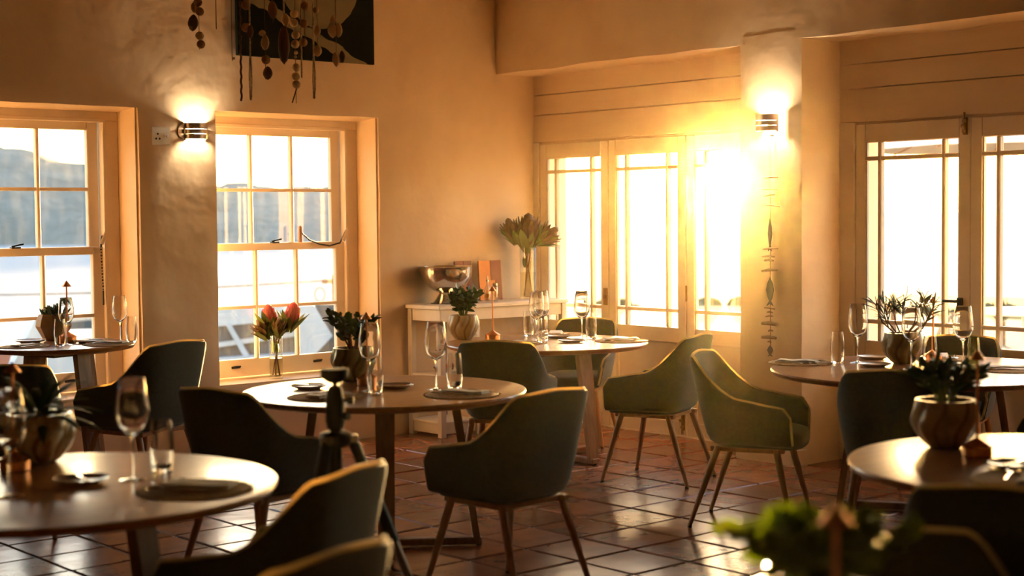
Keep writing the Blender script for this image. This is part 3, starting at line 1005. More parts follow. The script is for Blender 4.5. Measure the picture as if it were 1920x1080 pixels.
TN = {1: 'the small window table', 2: 'the middle table', 3: 'the table by the folding doors', 4: 'the large right table', 5: 'the near left table', 6: 'the near right table', 7: 'the foreground table'}
ITEMS = [
    # T1
    ('wg', 1, (-4.10, -.74), 'wine glass in front of the clay pot on {}'), ('wg', 1, (-3.80, -.79), 'wine glass standing at the right side of {}'),
    ('tb', 1, (-4.16, -.79), 'tumbler at the left front of {}'), ('tb', 1, (-3.77, -.87), 'tumbler beside the right wine glass of {}'),
    ('cu', 1, (-4.02, -.58), 'thin copper lamp beside the clay pot on {}'),
    ('pl', 1, (-3.95, -.70), 'side plate in front of the right placemat on {}'), ('pl', 1, (-4.18, -.44), 'side plate at the back left of {}'),
    # T2
    ('wg', 2, (-3.66, -3.02), 'blurred wine glass in front of the jade plant on {}'), ('wg', 2, (-3.41, -3.20), 'wine glass beside the tumbler at the right of {}'),
    ('tb', 2, (-3.71, -3.13), 'tumbler below the left wine glass on {}'), ('tb', 2, (-3.34, -3.25), 'tumbler at the right of {}'),
    ('cu', 2, (-3.52, -2.80), 'copper lamp in front of the jade pot on {}'),
    ('pl', 2, (-3.80, -2.72), 'side plate at the back left of {}'), ('pl', 2, (-3.50, -3.00), 'side plate between the two glasses on {}'),
    # T3
    ('wg', 3, (-1.25, -1.50), 'front wine glass of the centre pair on {}'), ('wg', 3, (-1.11, -1.39), 'rear wine glass of the centre pair on {}'), ('wg', 3, (-1.00, -1.66), 'lone wine glass before the bright pane on {}'),
    ('tb', 3, (-1.02, -1.16), 'tumbler at the back left of {}'), ('tb', 3, (-1.31, -1.62), 'tumbler below the paired wine glasses on {}'), ('tb', 3, (-.88, -1.62), 'tumbler to the right of the lone wine glass on {}'),
    ('cu', 3, (-1.36, -1.19), 'copper lamp beside the bushy pot on {}'),
    ('pl', 3, (-.97, -1.40), 'side plate at the back of {}'), ('pl', 3, (-1.15, -1.72), 'side plate at the front of {}'),
    # T4
    ('wg', 4, (-1.02, -3.83), 'wine glass at the left of the spiky plant on {}'), ('wg', 4, (-1.11, -4.23), 'wine glass in front of the spiky plant on {}'), ('wg', 4, (-.84, -4.36), 'wine glass in front of the dark door handle on {}'),
    ('tb', 4, (-1.12, -3.77), 'tumbler at the left end of {}'), ('tb', 4, (-1.02, -4.28), 'tumbler in the middle of {}'), ('tg', 4, (-.74, -4.36), 'greenish tumbler beside the right wine glass on {}'),
    ('cu', 4, (-.69, -4.08), 'copper lamp rising against the door glass on {}'),
    ('pl', 4, (-.78, -3.76), 'side plate at the back left of {}'), ('pl', 4, (-1.12, -4.01), 'side plate at the front left of {}'), ('pl', 4, (-.84, -4.25), 'side plate beneath the copper lamp on {}'),
    # T5
    ('wg', 5, (-5.60, -4.47), 'large blurred wine glass right of the pot on {}'), ('wg', 5, (-6.00, -4.48), 'blurred wine glass at the left edge on {}'),
    ('tb', 5, (-5.47, -4.41), 'blurred tumbler beside the wine glass on {}'), ('cu', 5, (-5.79, -4.02), 'blurred copper lamp in front of the pot on {}'),
    ('pl', 5, (-5.74, -4.40), 'blurred side plate at the centre of {}'),
    # T6
    ('cu', 6, (-3.35, -6.01), 'blurred copper lamp beside the pot on {}'), ('pl', 6, (-3.47, -6.22), 'blurred side plate catching light on {}'),
    ('cu', 7, (-5.85, -7.32), 'blurred copper lamp rising above the foreground plant on {}'),
]
PR = {'wg': (wineg, 'stemmed wine glasses'), 'tb': (tumb, 'clear tumblers'), 'pl': (plate, 'stoneware side plates'), 'cu': (copper, 'copper table lamps')}
tg = None
for kind, t, (x, y), lab in ITEMS:
    if kind == 'tg':
        o = copy_tree(tumb)
        for c in o.children:
            c.data = c.data.copy(); c.data.materials.clear(); c.data.materials.append(GLASSG)
        o.location = (x, y, TH_[t]); tag(o, 'green-tinted tumbler beside the right wine glass on ' + TN[t], None, 'clear tumblers')
        continue
    pr, grp = PR[kind]
    place(pr, USED, (x, y, TH_[t]), rnd.uniform(0, 6), .88 if t == 1 and kind in ('wg', 'tb') else (1.06 if kind == 'wg' else 1.0), lab.format(TN[t]), grp)
# place settings: mat, folded napkin, spoon, fork
SET = [(1, (-4.33, -.70), 'left'), (1, (-3.93, -.90), 'front'), (2, (-3.95, -3.08), 'left'), (2, (-3.46, -3.45), 'right'), (3, (-1.48, -1.55), 'left'), (3, (-.88, -1.90), 'right'), (3, (-.78, -1.20), 'back'),
       (4, (-1.25, -3.62), 'left'), (4, (-.82, -4.62), 'right'), (4, (-.50, -4.02), 'back'), (5, (-5.55, -4.76), 'right'), (6, (-3.66, -6.38), 'near')]
for t, (x, y), side in SET:
    tx, ty = TABLES[t][0], TABLES[t][1]
    a = math.atan2(ty - y, tx - x)
    z = TH_[t]
    sc_ = .8 if t == 1 else 1.0
    lab = '%s-side setting of %s'
    place(pmat, USED, (x, y, z), 0, sc_, 'round woven straw placemat, ' + lab % (side, TN[t]), 'woven placemats')
    n = Vector((math.cos(a + math.pi / 2), math.sin(a + math.pi / 2), 0))
    place(napk, USED, (x - n.x * .02, y - n.y * .02, z + .0066), a + .12, sc_ * .95, 'folded linen napkin, ' + lab % (side, TN[t]), 'folded napkins')
    f_ = Vector((math.cos(a), math.sin(a), 0))
    q = Vector((x, y, 0)) + n * .065 * sc_ + f_ * .03
    place(spoon, USED, (q.x, q.y, z + .0066), a + .1, sc_, 'spoon beside the napkin, ' + lab % (side, TN[t]), 'steel spoons')
    q = Vector((x, y, 0)) - n * .104 * sc_
    place(fork, USED, (q.x, q.y, z + .0066), a - .08, sc_, 'fork beside the napkin, ' + lab % (side, TN[t]), 'steel forks')
for t, (x, y), lab in ((1, (-3.95, -.70), 'butter knife on the right side plate of the small window table'), (2, (-3.80, -2.72), 'butter knife on the back plate of the middle table'), (5, (-5.74, -4.40), 'blurred butter knife on the near left plate'), (6, (-3.47, -6.22), 'blurred butter knife on the near right plate')):
    place(knife, USED, (x, y, TH_[t] + .0125), rnd.uniform(0, 3), 1, lab, 'butter knives')

# ------------------------------------------------------------------ plants and pots
def leaf_mesh(name, L, W, th, material, bend=.0, tip=1.6, fold=.15):
    """a leaf along +Z, face towards +Y"""
    mb = MB(); N = 6
    for i in range(N + 1):
        t = i / N
        wv = W * math.sin(math.pi * min(1, t ** (1 / tip) * .97 + .03)) ** .8 if 0 < i < N else W * .08
        y = bend * L * t * t
        z = L * (t - .25 * abs(bend) * t * t)
        mb.v += [(-wv, y + fold * wv, z), (0, y - th, z), (wv, y + fold * wv, z), (0, y + th, z)]
    for i in range(N):
        for k in range(4):
            j = (k + 1) % 4
            mb.f.append((i * 4 + k, i * 4 + j, (i + 1) * 4 + j, (i + 1) * 4 + k))
    mb.f.append((3, 2, 1, 0)); mb.f.append(tuple(N * 4 + k for k in range(4)))
    return mb.mesh(name, material, 60)
def leafy(m, amt, col):
    t = m.node_tree
    out = t.nodes['Material Output']; b = t.nodes['Principled BSDF']
    tl = t.nodes.new('ShaderNodeBsdfTranslucent'); tl.inputs['Color'].default_value = (*col, 1)
    mx = t.nodes.new('ShaderNodeMixShader'); mx.inputs['Fac'].default_value = amt
    t.links.new(b.outputs['BSDF'], mx.inputs[1]); t.links.new(tl.outputs['BSDF'], mx.inputs[2])
    t.links.new(mx.outputs['Shader'], out.inputs['Surface'])
leafy(PIPING, .6, (.90, .68, .36)); leafy(LEAF, .4, (.35, .42, .03)); leafy(PROLEAF, .3, (.38, .42, .06)); leafy(PROTEA, .3, (.85, .22, .16)); leafy(JADE, .15, (.2, .3, .03)); leafy(AGAVE, .15, (.15, .3, .06))
JL = leaf_mesh('leaf', .050, .0145, .0035, JADE, .25, 1.0)
BL = leaf_mesh('leaf', .055, .015, .001, LEAF, .5, 1.0)
DL = leaf_mesh('leaf', .060, .015, .001, JADE, .5, 1.0)
SL = leaf_mesh('leaf', .085, .0042, .002, SPIKE, .35, .8)
AL = leaf_mesh('leaf', .075, .0085, .004, AGAVE, .25, .7)
GL = leaf_mesh('leaf', .19, .017, .003, AGAVE, .55, .8)
PL_ = leaf_mesh('leaf', .115, .0165, .0012, PROLEAF, .22, 1.0)

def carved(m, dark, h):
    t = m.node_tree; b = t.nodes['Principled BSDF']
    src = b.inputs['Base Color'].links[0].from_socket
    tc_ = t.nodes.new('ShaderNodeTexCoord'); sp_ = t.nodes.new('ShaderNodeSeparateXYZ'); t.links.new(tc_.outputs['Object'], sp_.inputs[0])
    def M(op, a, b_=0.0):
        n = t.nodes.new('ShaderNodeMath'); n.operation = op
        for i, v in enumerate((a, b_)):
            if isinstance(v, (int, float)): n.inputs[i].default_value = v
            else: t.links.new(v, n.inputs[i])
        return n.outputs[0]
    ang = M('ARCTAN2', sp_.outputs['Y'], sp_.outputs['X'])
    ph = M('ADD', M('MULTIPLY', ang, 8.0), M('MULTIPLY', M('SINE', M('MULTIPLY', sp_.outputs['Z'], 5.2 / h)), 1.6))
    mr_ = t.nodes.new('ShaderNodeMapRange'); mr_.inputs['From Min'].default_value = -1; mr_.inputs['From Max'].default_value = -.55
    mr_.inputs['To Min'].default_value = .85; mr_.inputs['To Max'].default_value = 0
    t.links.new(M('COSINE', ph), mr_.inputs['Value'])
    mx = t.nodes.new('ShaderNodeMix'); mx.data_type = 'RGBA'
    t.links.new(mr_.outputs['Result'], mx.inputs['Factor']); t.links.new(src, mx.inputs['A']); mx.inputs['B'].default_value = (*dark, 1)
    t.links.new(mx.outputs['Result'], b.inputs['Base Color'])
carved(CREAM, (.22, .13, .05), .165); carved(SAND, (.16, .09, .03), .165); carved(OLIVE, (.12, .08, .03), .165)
def pot(par, material, r=.105, h=.16, style='wave'):
    if style == 'facet':
        prof = [(.045, 0), (.062, .01), (r, h * .55), (r * .93, h * .8), (r * .80, h), (r * .72, h), (r * .72, h - .03), (0, h - .03)]
        return MB().lathe(prof, 9).build('pot', material, par, smooth=10)
    prof = []
    for i in range(15):
        t = i / 14
        prof.append((.05 + (r - .05) * math.sin(math.pi / 2 * min(1, t / .62)) ** .85 if t < .62 else r * (1 - .10 * ((t - .62) / .38) ** 1.5), t * h))
    rt = prof[-1][0]
    prof += [(rt - .012, h), (rt - .012, h - .03), (0, h - .03)]
    if style == 'smooth':
        lob = None
    else:
        lob = lambda a, z: 1 + .055 * math.cos(8 * a + 1.6 * math.sin(z / h * 5.2)) * math.sin(math.pi * min(1, max(0, z / h))) ** .5
    o = MB().lathe(prof, 64, lobes=lob).build('pot', material, par, smooth=50)
    return o
def plant(t, x, y, label, material, style, r=.105, h=.16):
    e = empty('potted_plant', (x, y, TH_[t]))
    tag(e, label, 'plant', 'potted table plants')
    p = pot(e, material, r, h, style)
    MB().lathe([(r * .68, h - .034), (r * .68, h - .024), (r * .3, h - .018), (.001, h - .016)], 20).build('soil', SOIL, e)
    return e
def bushy(e, me, h, R_, H_, n, seed, zc=.5, stems=7):
    q = random.Random(seed)
    for k in range(stems):
        a = k / stems * 6.283 + q.uniform(-.3, .3); rr = R_ * q.uniform(.3, .8)
        p0 = Vector((.012 * math.cos(a), .012 * math.sin(a), h - .02))
        p2 = Vector((rr * math.cos(a), rr * math.sin(a), h + H_ * q.uniform(.5, .85)))
        MB().tube([p0, p0.lerp(p2, .5) + Vector((0, 0, .02)), p2], [.0045, .0038, .0025], 6).build('stem', STEM if me in (JL,) else PROLEAF_STEM, e)
        nl = n // stems
        for i in range(nl):
            s_ = .22 + .78 * (i + 1) / nl
            p = p0.lerp(p2, s_) + Vector((0, 0, .02 * math.sin(s_ * 3.14)))
            b = q.uniform(0, 6.283)
            el = q.uniform(.05, .9)
            d = Vector((math.cos(b) * math.cos(el), math.sin(b) * math.cos(el), math.sin(el)))
            d = (d + Vector((math.cos(a), math.sin(a), .3)) * .45).normalized()
            M_ = orient(p, d, q.uniform(0, 6.28)) @ Matrix.Scale(q.uniform(.75, 1.15), 4)
            inst(me, 'leaf', e, M=M_)
PROLEAF_STEM = PROLEAF
# T2 jade plant
e = plant(2, -3.46, -2.60, 'jade plant in an olive pot on the middle table', OLIVE, 'wave', .108, .165)
bushy(e, JL, .165, .150, .20, 190, 3, stems=11)
# T3 bushy plant
e = plant(3, -1.47, -1.02, 'bushy green plant in a sand-coloured wavy pot near the console', SAND, 'wave', .10, .16)
bushy(e, DL, .16, .120, .20, 240, 5, stems=12)
# T1 spiky succulent in faceted clay
e = plant(1, -4.02, -.40, 'small spiky succulent in a faceted clay pot by the window', TERRAP, 'facet', .103, .155)
q = random.Random(8)
for k in range(34):
    a = q.uniform(0, 6.283); rr = q.uniform(0, .055); el = 1.45 - rr * 13 * q.uniform(.6, 1.1)
    inst(AL, 'leaf', e, M=orient((rr * math.cos(a), rr * math.sin(a), .13), (math.cos(a) * math.cos(el), math.sin(a) * math.cos(el), math.sin(el)), q.uniform(0, 6)) @ Matrix.Scale(q.uniform(.8, 1.25), 4))
# T4 pencil-branched spiky plant
e = plant(4, -.88, -4.02, 'spiky branching succulent in an olive pot on the large right table', OLIVE, 'wave', .108, .165)
q = random.Random(21)
for k in range(9):
    a = k / 9 * 6.283 + q.uniform(-.3, .3); rr = q.uniform(.07, .21)
    p0 = Vector((.02 * math.cos(a), .02 * math.sin(a), .14)); p2 = Vector((rr * math.cos(a), rr * math.sin(a), .165 + q.uniform(.09, .20)))
    p1 = p0.lerp(p2, .5) + Vector((math.cos(a) * .025, math.sin(a) * .025, -.01))
    MB().tube([p0, p1, p2], [.0045, .004, .003], 6).build('stem', STEM, e)
    for i in range(15):
        b = q.uniform(0, 6.283); el = q.uniform(-.1, 1.0)
        p = p1.lerp(p2, .3 + .7 * i / 14)
        d = Vector((math.cos(b) * math.cos(el), math.sin(b) * math.cos(el), math.sin(el))) + (p2 - p0).normalized() * .8
        inst(SL, 'leaf', e, M=orient(p, d, q.uniform(0, 6)) @ Matrix.Scale(q.uniform(.7, 1.2), 4))
# T5 strap-leaved plant in cream pot
e = plant(5, -5.66, -3.92, 'dark strap-leaved plant in a cream carved pot on the near left table', CREAM, 'wave', .118, .165)
q = random.Random(4)
for k in range(30):
    a = k * 2.4; el = 1.4 - (k / 30) * 1.25
    z_ = Vector((math.cos(a) * math.cos(el), math.sin(a) * math.cos(el), math.sin(el)))
    yv = Vector((math.cos(a), math.sin(a), -.05)); yv = (yv - z_ * yv.dot(z_)).normalized(); xv = yv.cross(z_)
    M_ = Matrix((xv, yv, z_)).transposed().to_4x4(); M_.translation = Vector((.02 * math.cos(a), .02 * math.sin(a), .14 + .03 * (1 - k / 30)))
    inst(GL, 'leaf', e, M=M_ @ Matrix.Scale(q.uniform(.75, 1.1), 4))
# T6 soft plant in yellow carved pot
e = plant(6, -3.26, -5.83, 'feathery dark plant in a yellow-brown carved pot, near right table', SAND, 'wave', .112, .165)
bushy(e, AL, .165, .14, .14, 190, 12, stems=12)
# T7 foreground plant
e = plant(7, -5.665, -7.137, 'blurred leafy plant glinting in the bottom foreground', CREAM, 'wave', .118, .16)
e.scale = (1.12, 1.12, .95)
bushy(e, BL, .16, .185, .14, 290, 17, stems=16)

# ------------------------------------------------------------------ protea bouquets in glass vases
BR = leaf_mesh('bract', .075, .0100, .0012, PROTEA, -.10, 1.0, .35)
BRD = leaf_mesh('bract', .075, .0100, .0012, PROTEA_D, .12, 1.0, .35)
def protea(par, p, d, size, dry=False, opened=.0):
    fl_ = empty('protea_flower', parent=par)
    fl_.matrix_local = orient(p, d) @ Matrix.Scale(size, 4)
    MB().lathe([(.006, -.01), (.014, 0), (.021, .02), (.020, .06), (.012, .085), (.001, .092)], 14).build('flower_core', PROTEA_D if dry else PROTEA, fl_)
    for ring, (n, r0, z0, tilt, sc_) in enumerate(((10, .015, .0, .08 + opened, 1.08), (12, .0185, -.002, .15 + opened, .98), (11, .020, -.006, .27 + opened, .74))):
        for k in range(n):
            a = (k + ring * .5) / n * 6.283
            o_ = orient((r0 * math.cos(a), r0 * math.sin(a), z0), (math.cos(a) * math.sin(tilt), math.sin(a) * math.sin(tilt), math.cos(tilt)))
            # turn the leaf's face towards the flower axis
            z_ = Vector((math.cos(a) * math.sin(tilt), math.sin(a) * math.sin(tilt), math.cos(tilt)))
            yv = Vector((math.cos(a), math.sin(a), 0)); yv = (yv - z_ * yv.dot(z_)).normalized()
            xv = yv.cross(z_)
            M_ = Matrix((xv, yv, z_)).transposed().to_4x4(); M_.translation = Vector((r0 * math.cos(a), r0 * math.sin(a), z0))
            inst(BRD if dry else BR, 'bract', fl_, M=M_ @ Matrix.Scale(sc_ * 1.05, 4))
    return fl_
def bouquet(name, loc, label, r, h, water, heads, nleaf, seed, hole=0.6):
    e = empty(name, loc)
    tag(e, label, 'vase')
    MB().shell([(0, 0), (r, 0), (r + .0005, .004), (r, h), (r - .003, h), (r - .003, .016), (0, .014)], 28).build('vase', VASEG, e, smooth=50)
    MB().lathe([(r - .0035, .017), (r - .0035, water)], 28).build('water', WATERV, e, smooth=30)
    q = random.Random(seed)
    for k, (hx, hy, hz, dx, dy, dz, sz, dry, op) in enumerate(heads):
        p = Vector((hx, hy, hz)); d = Vector((dx, dy, dz)).normalized()
        a = math.atan2(-hy, -hx) + q.uniform(-.4, .4)
        foot = Vector((math.cos(a) * r * .55, math.sin(a) * r * .55, .022))
        neck = Vector((hx * .25, hy * .25, h))
        lim = (r - .012)
        if neck.xy.length > lim: neck.xy = neck.xy.normalized() * lim
        MB().tube([foot, foot.lerp(neck, .6), neck, p - d * .03, p], [.0042, .0042, .0045, .0055, .007], 7).build('stem', STEM, e)
        protea(e, p, d, sz, dry, op)
        for i in range(10):       # leaves hugging the flower head
            b = i / 10 * 6.283 + q.uniform(-.3, .3); tl = q.uniform(.18, .5)
            ax = d.orthogonal().normalized(); ay = d.cross(ax)
            rad_ = ax * math.cos(b) + ay * math.sin(b)
            z_ = (d * math.cos(tl) + rad_ * math.sin(tl)).normalized()
            yv = (rad_ - z_ * rad_.dot(z_)).normalized(); xv = yv.cross(z_)
            M_ = Matrix((xv, yv, z_)).transposed().to_4x4(); M_.translation = p + rad_ * .012 * sz - d * .03 * sz
            inst(PL_, 'leaf', e, M=M_ @ Matrix.Scale(sz * q.uniform(.6, 1.0), 4))
        for i in range(nleaf):
            s_ = i / nleaf
            base = neck.lerp(p, .15 + .8 * s_)
            b = q.uniform(0, 6.283); el = q.uniform(.5, 1.15)
            dd = (Vector((math.cos(b) * math.cos(el), math.sin(b) * math.cos(el), math.sin(el))) + d * .6).normalized()
            z_ = dd; yv = Vector((math.cos(b), math.sin(b), 0)); yv = (yv - z_ * yv.dot(z_)).normalized(); xv = yv.cross(z_)
            M_ = Matrix((xv, yv, z_)).transposed().to_4x4(); M_.translation = base
            inst(PL_, 'leaf', e, M=M_ @ Matrix.Scale(q.uniform(.65, 1.05), 4))
    for i in range(5):
        a = q.uniform(0, 6.283)
        inst(PL_, 'leaf', e, M=orient((r * .4 * math.cos(a), r * .4 * math.sin(a), h * hole), (math.cos(a) * .15, math.sin(a) * .15, 1), q.uniform(0, 6)) @ Matrix.Scale(.8, 4))
    return e
def sv(right, up, depth=0.0):   # offset seen from the room: right/up/depth -> local xyz
    p = RT * right + FW * depth
    return (p.x, p.y, up)
def head(right, up, depth, dr, du, dd, sz, dry=False, op=0.0):
    a = sv(right, up, depth); b = sv(dr, du, dd)
    return (*a, *b, sz, dry, op)
bouquet('protea_vase', (-2.225, YL + .125, .4625), 'glass vase of pink proteas on the window sill', .046, .285, .14,
        [head(-.035, .350, .0, -.10, 1, 0, 1.75), head(.095, .365, .02, .22, 1, 0, 1.75), head(-.065, .300, -.02, -.45, 1, -.1, 1.35, True, .25), head(.025, .310, -.03, .1, 1, -.2, 1.2, True, .05)], 9, 31)
ZT = .932   # console top
bouquet('protea_vase', (-.205, -.245, ZT), 'tall glass vase of faded proteas on the white console', .062, .385, .20,
        [head(.0, .415, .0, .02, 1, 0, 2.5, True, .0), head(-.10, .455, .0, -.35, 1, 0, 1.75, True, .10), head(.10, .44, -.02, .9, .65, 0, 1.7, True, .25)], 9, 44)

# ------------------------------------------------------------------ white console table and what stands on it
c = empty('console_table', (0, 0, 0))
tag(c, 'white painted console table with shelves under the plaster wall', 'console table')
X0, X1, Y0, Y1 = -1.215, -.005, -.455, -.075
MB().box(X0 - .02, X1, Y0 - .015, Y1, ZT - .03, ZT - .001, .004).build('table_top', CONSOLE, c)
for x in (X0, X1 - .05):
    for y in (Y0, Y1 - .045):
        MB().box(x, x + .045, y, y + .045, 0, ZT - .03, .003).build('leg', CONSOLE, c)
MB().box(X0 + .045, X1 - .05, Y0 + .012, Y0 + .03, ZT - .115, ZT - .03, .002).build('apron', CONSOLE, c)
MB().box(X0 + .045, X1 - .05, Y1 - .03, Y1 - .012, ZT - .115, ZT - .03, .002).build('apron', CONSOLE, c)
for x in (X0 + .01, X1 - .042):
    MB().box(x, x + .02, Y0 + .045, Y1 - .045, ZT - .115, ZT - .03, .002).build('apron', CONSOLE, c)
for z in (.11, .44):
    MB().box(X0 + .006, X0 + .34, Y0 + .005, Y1 - .005, z - .018, z, .002).build('shelf', CONSOLE, c)
    MB().box(X0 + .012, X0 + .030, Y0 + .045, Y1 - .045, z - .085, z - .018, .002).build('shelf_rail', CONSOLE, c)
    MB().box(X0 + .045, X0 + .34, Y0 + .012, Y0 + .028, z - .085, z - .018, .002).build('shelf_rail', CONSOLE, c)
for y in (Y0, Y1 - .045):
    MB().box(X0 + .32, X0 + .36, y, y + .045, 0, ZT - .116, .003).build('upright', CONSOLE, c)

b = empty('punch_bowl', (-.985, -.235, ZT)); tag(b, 'polished steel footed punch bowl on the white console', 'bowl')
MB().shell([(.0, .088), (.03, .088), (.06, .080), (.11, .102), (.155, .145), (.180, .19), (.188, .235), (.190, .262), (.194, .265), (.190, .268), (.184, .262), (.178, .22), (.165, .18), (.13, .135), (.08, .105), (0, .098)], 48).build('bowl', STEEL, b, smooth=60)
MB().lathe([(.098, 0), (.100, .004), (.090, .012), (.070, .035), (.052, .065), (.046, .082), (.058, .090)], 40).build('foot', STEEL, b, smooth=50)
MB().lathe([(.112, -.0005), (.112, .0015)], 40).build('tray', BLACKM, b)
def panel(x, y, wv, hv, m1, m2, label, ang=0):
    e = empty('copper_artwork', (x, y, ZT), ang); tag(e, label, 'artwork', 'copper artworks')
    p = MB().box(-wv / 2, wv / 2, -.006, .006, .0, hv, .002).build('sheet', m1, e)
    MB().box(wv * .02, wv / 2 - .001, -.0085, -.0062, hv * .5, hv - .001).build('dark_patch', m2, e, smooth=0)
    MB().box(wv * .22, wv / 2 - .001, -.0085, -.0062, .001, hv * .5).build('dark_patch', m2, e, smooth=0)
    e.rotation_euler = (math.radians(-4), 0, ang)
    return e
panel(-.505, -.165, .215, .295, mat('bright_copper_sheet', (.50, .19, .035), .5, .3, nscale=7, col2=(.42, .15, .03)), COPPER_D, 'large two-tone copper panel leaning on the wall')
panel(-.735, -.135, .16, .295, COPPER_D, mat('brown_copper', (.12, .04, .015), .5, .3, nscale=7), 'dark copper panel half behind the punch bowl')
s = empty('oil_bottle', (-.665, -.315, ZT)); tag(s, 'small glass oil bottle with pourer on the console', 'bottle')
MB().shell([(0, 0), (.024, 0), (.025, .004), (.025, .095), (.018, .112), (.010, .122), (.010, .148), (.007, .148), (.007, .12), (.022, .092), (.022, .008), (0, .006)], 20).build('glass', VASEG, s, smooth=50)
MB().lathe([(.0205, .009), (.0205, .06)], 18).build('oil', glass_mat('olive_oil', (.75, .6, .2), ior=1.4), s)
MB().lathe([(.011, .146), (.011, .16), (.005, .164), (.004, .185), (.001, .186)], 14).build('pourer', STEEL, s)
s = empty('pepper_mill', (-.600, -.325, ZT)); tag(s, 'small glass jar with steel lid beside the oil bottle', 'jar')
MB().shell([(0, 0), (.020, 0), (.021, .003), (.020, .10), (.016, .11), (.014, .11), (.018, .1), (.018, .007), (0, .005)], 20).build('glass', VASEG, s, smooth=50)
MB().lathe([(.018, .108), (.019, .112), (.019, .132), (.012, .136), (.001, .137)], 18).build('lid', STEEL, s)
# things on the console's lower shelf
s = empty('fruit_basket', (X0 + .17, -.27, .441)); tag(s, 'small dark bowl of red fruit on the console shelf', 'bowl')
MB().shell([(0, 0), (.045, 0), (.075, .04), (.072, .042), (.042, .006), (0, .005)], 20).build('bowl', SHELLD, s, smooth=50)
for k in range(5):
    a = k * 1.2566
    MB().ball((.032 * math.cos(a), .032 * math.sin(a), .036), .022, 10, 7).build('fruit', mat('red_fruit', (.35, .06, .03), .4, nscale=8), s)

# ------------------------------------------------------------------ sconces, socket, painting
BULB = emit_mat('bulb', (1.0, .80, .50), 60.0)
def sconce(loc, rz, label, watts):
    """local -Y points into the room"""
    e = empty('wall_sconce', loc, rz); tag(e, label, 'wall lamp', 'louvred wall sconces')
    MB().lathe([(.052, 0), (.052, .010), (.048, .014)], 28).build('back_plate', LOUVRE, e, loc=(-.075, 0, 0), rot=(math.pi / 2, 0, 0))
    MB().box(-.09, .01, -.03, 0, -.014, .014, .003).build('arm', LOUVRE, e)
    hgt, R_ = .108, .078
    zs = [-.054, -.050, -.024, -.0205, .0055, .009, .035, .054]
    for (z0, z1) in ((-.046, -.017), (-.013, .014), (.018, .054)):
        mb = MB(); N = 18
        for i in range(N + 1):
            a = math.pi * i / N
            for (rr, zz) in ((R_, z0), (R_, z1), (R_ - .003, z1), (R_ - .003, z0)):
                mb.v.append((-rr * math.cos(a), -.012 - rr * .95 * math.sin(a), zz))
        for i in range(N):
            for k in range(4):
                j = (k + 1) % 4
                mb.f.append((i * 4 + k, i * 4 + j, (i + 1) * 4 + j, (i + 1) * 4 + k))
        mb.f += [(0, 1, 2, 3), tuple(N * 4 + k for k in range(4))]
        mb.build('louvre', LOUVRE, e, smooth=60)
    for sx in (-1, 1):
        MB().box(sx * (R_ - .006) - .004, sx * (R_ - .006) + .004, -.022, 0, -.054, .054, .001).build('side_rail', LOUVRE, e)
    MB().lathe([(.014, -.045), (.014, -.028)], 14, (0, -.045)).build('lamp_holder', PLASTIC, e)
    MB().ball((0, -.045, -.004), .020, 14, 9, (1, 1, 1.25)).build('bulb', BULB, e)
    ld = bpy.data.lights.new('sconce_light', 'POINT')
    ld.energy = watts; ld.color = (1.0, .80, .52); ld.shadow_soft_size = .028
    lo_ = bpy.data.objects.new('sconce_light', ld); COL.objects.link(lo_); lo_.parent = e; lo_.location = (0, -.045, .0)
    return e
sconce((-2.885, YL + .004, 2.112), 0, 'lit louvred wall sconce between the two sash windows', 20)
sconce((-.372, -2.69, 2.110), -math.pi / 2, 'lit louvred wall sconce high on the plaster pier', 20)
e = empty('wall_socket', (-3.127, YL + .005, 2.08)); tag(e, 'white wall socket with switch left of the sconce', 'socket')
MB().box(-.066, .066, -.012, 0, -.060, .060, .006).build('plate', PLASTIC, e)
for (x, z) in ((-.022, .012), (-.034, -.018), (-.010, -.018)):
    MB().lathe([(.0065, -.0135), (.0065, -.0118)], 12).build('pin_hole', BLACKM, e, loc=(x, 0, z), rot=(0, 0, 0)).rotation_euler = (math.pi / 2, 0, 0)
for o_ in e.children:
    if o_.name.startswith('pin_hole'): o_.location.y = -.0254
MB().box(.018, .050, -.017, -.011, -.012, .010, .003).build('switch_rocker', PLASTIC, e)
MB().lathe([(.004, -.0005), (.004, .0008)], 10).build('indicator', mat('red_dot', (.5, .03, .02), .4), e, loc=(.034, -.0172, -.002), rot=(math.pi / 2, 0, 0))

pm = bpy.data.materials.new('abstract_painting'); pm.use_nodes = True
t = pm.node_tree; bs = t.nodes['Principled BSDF']; bs.inputs['Roughness'].default_value = .85; bs.inputs['Specular IOR Level'].default_value = .15
tcn = t.nodes.new('ShaderNodeTexCoord')
sp = t.nodes.new('ShaderNodeSeparateXYZ'); t.links.new(tcn.outputs['Object'], sp.inputs[0])
nz = t.nodes.new('ShaderNodeTexNoise'); nz.inputs['Scale'].default_value = 5; t.links.new(tcn.outputs['Object'], nz.inputs['Vector'])
def mth(op, a, b):
    n = t.nodes.new('ShaderNodeMath'); n.operation = op
    for i, v in enumerate((a, b)):
        if isinstance(v, (int, float)): n.inputs[i].default_value = v
        else: t.links.new(v, n.inputs[i])
    return n.outputs[0]
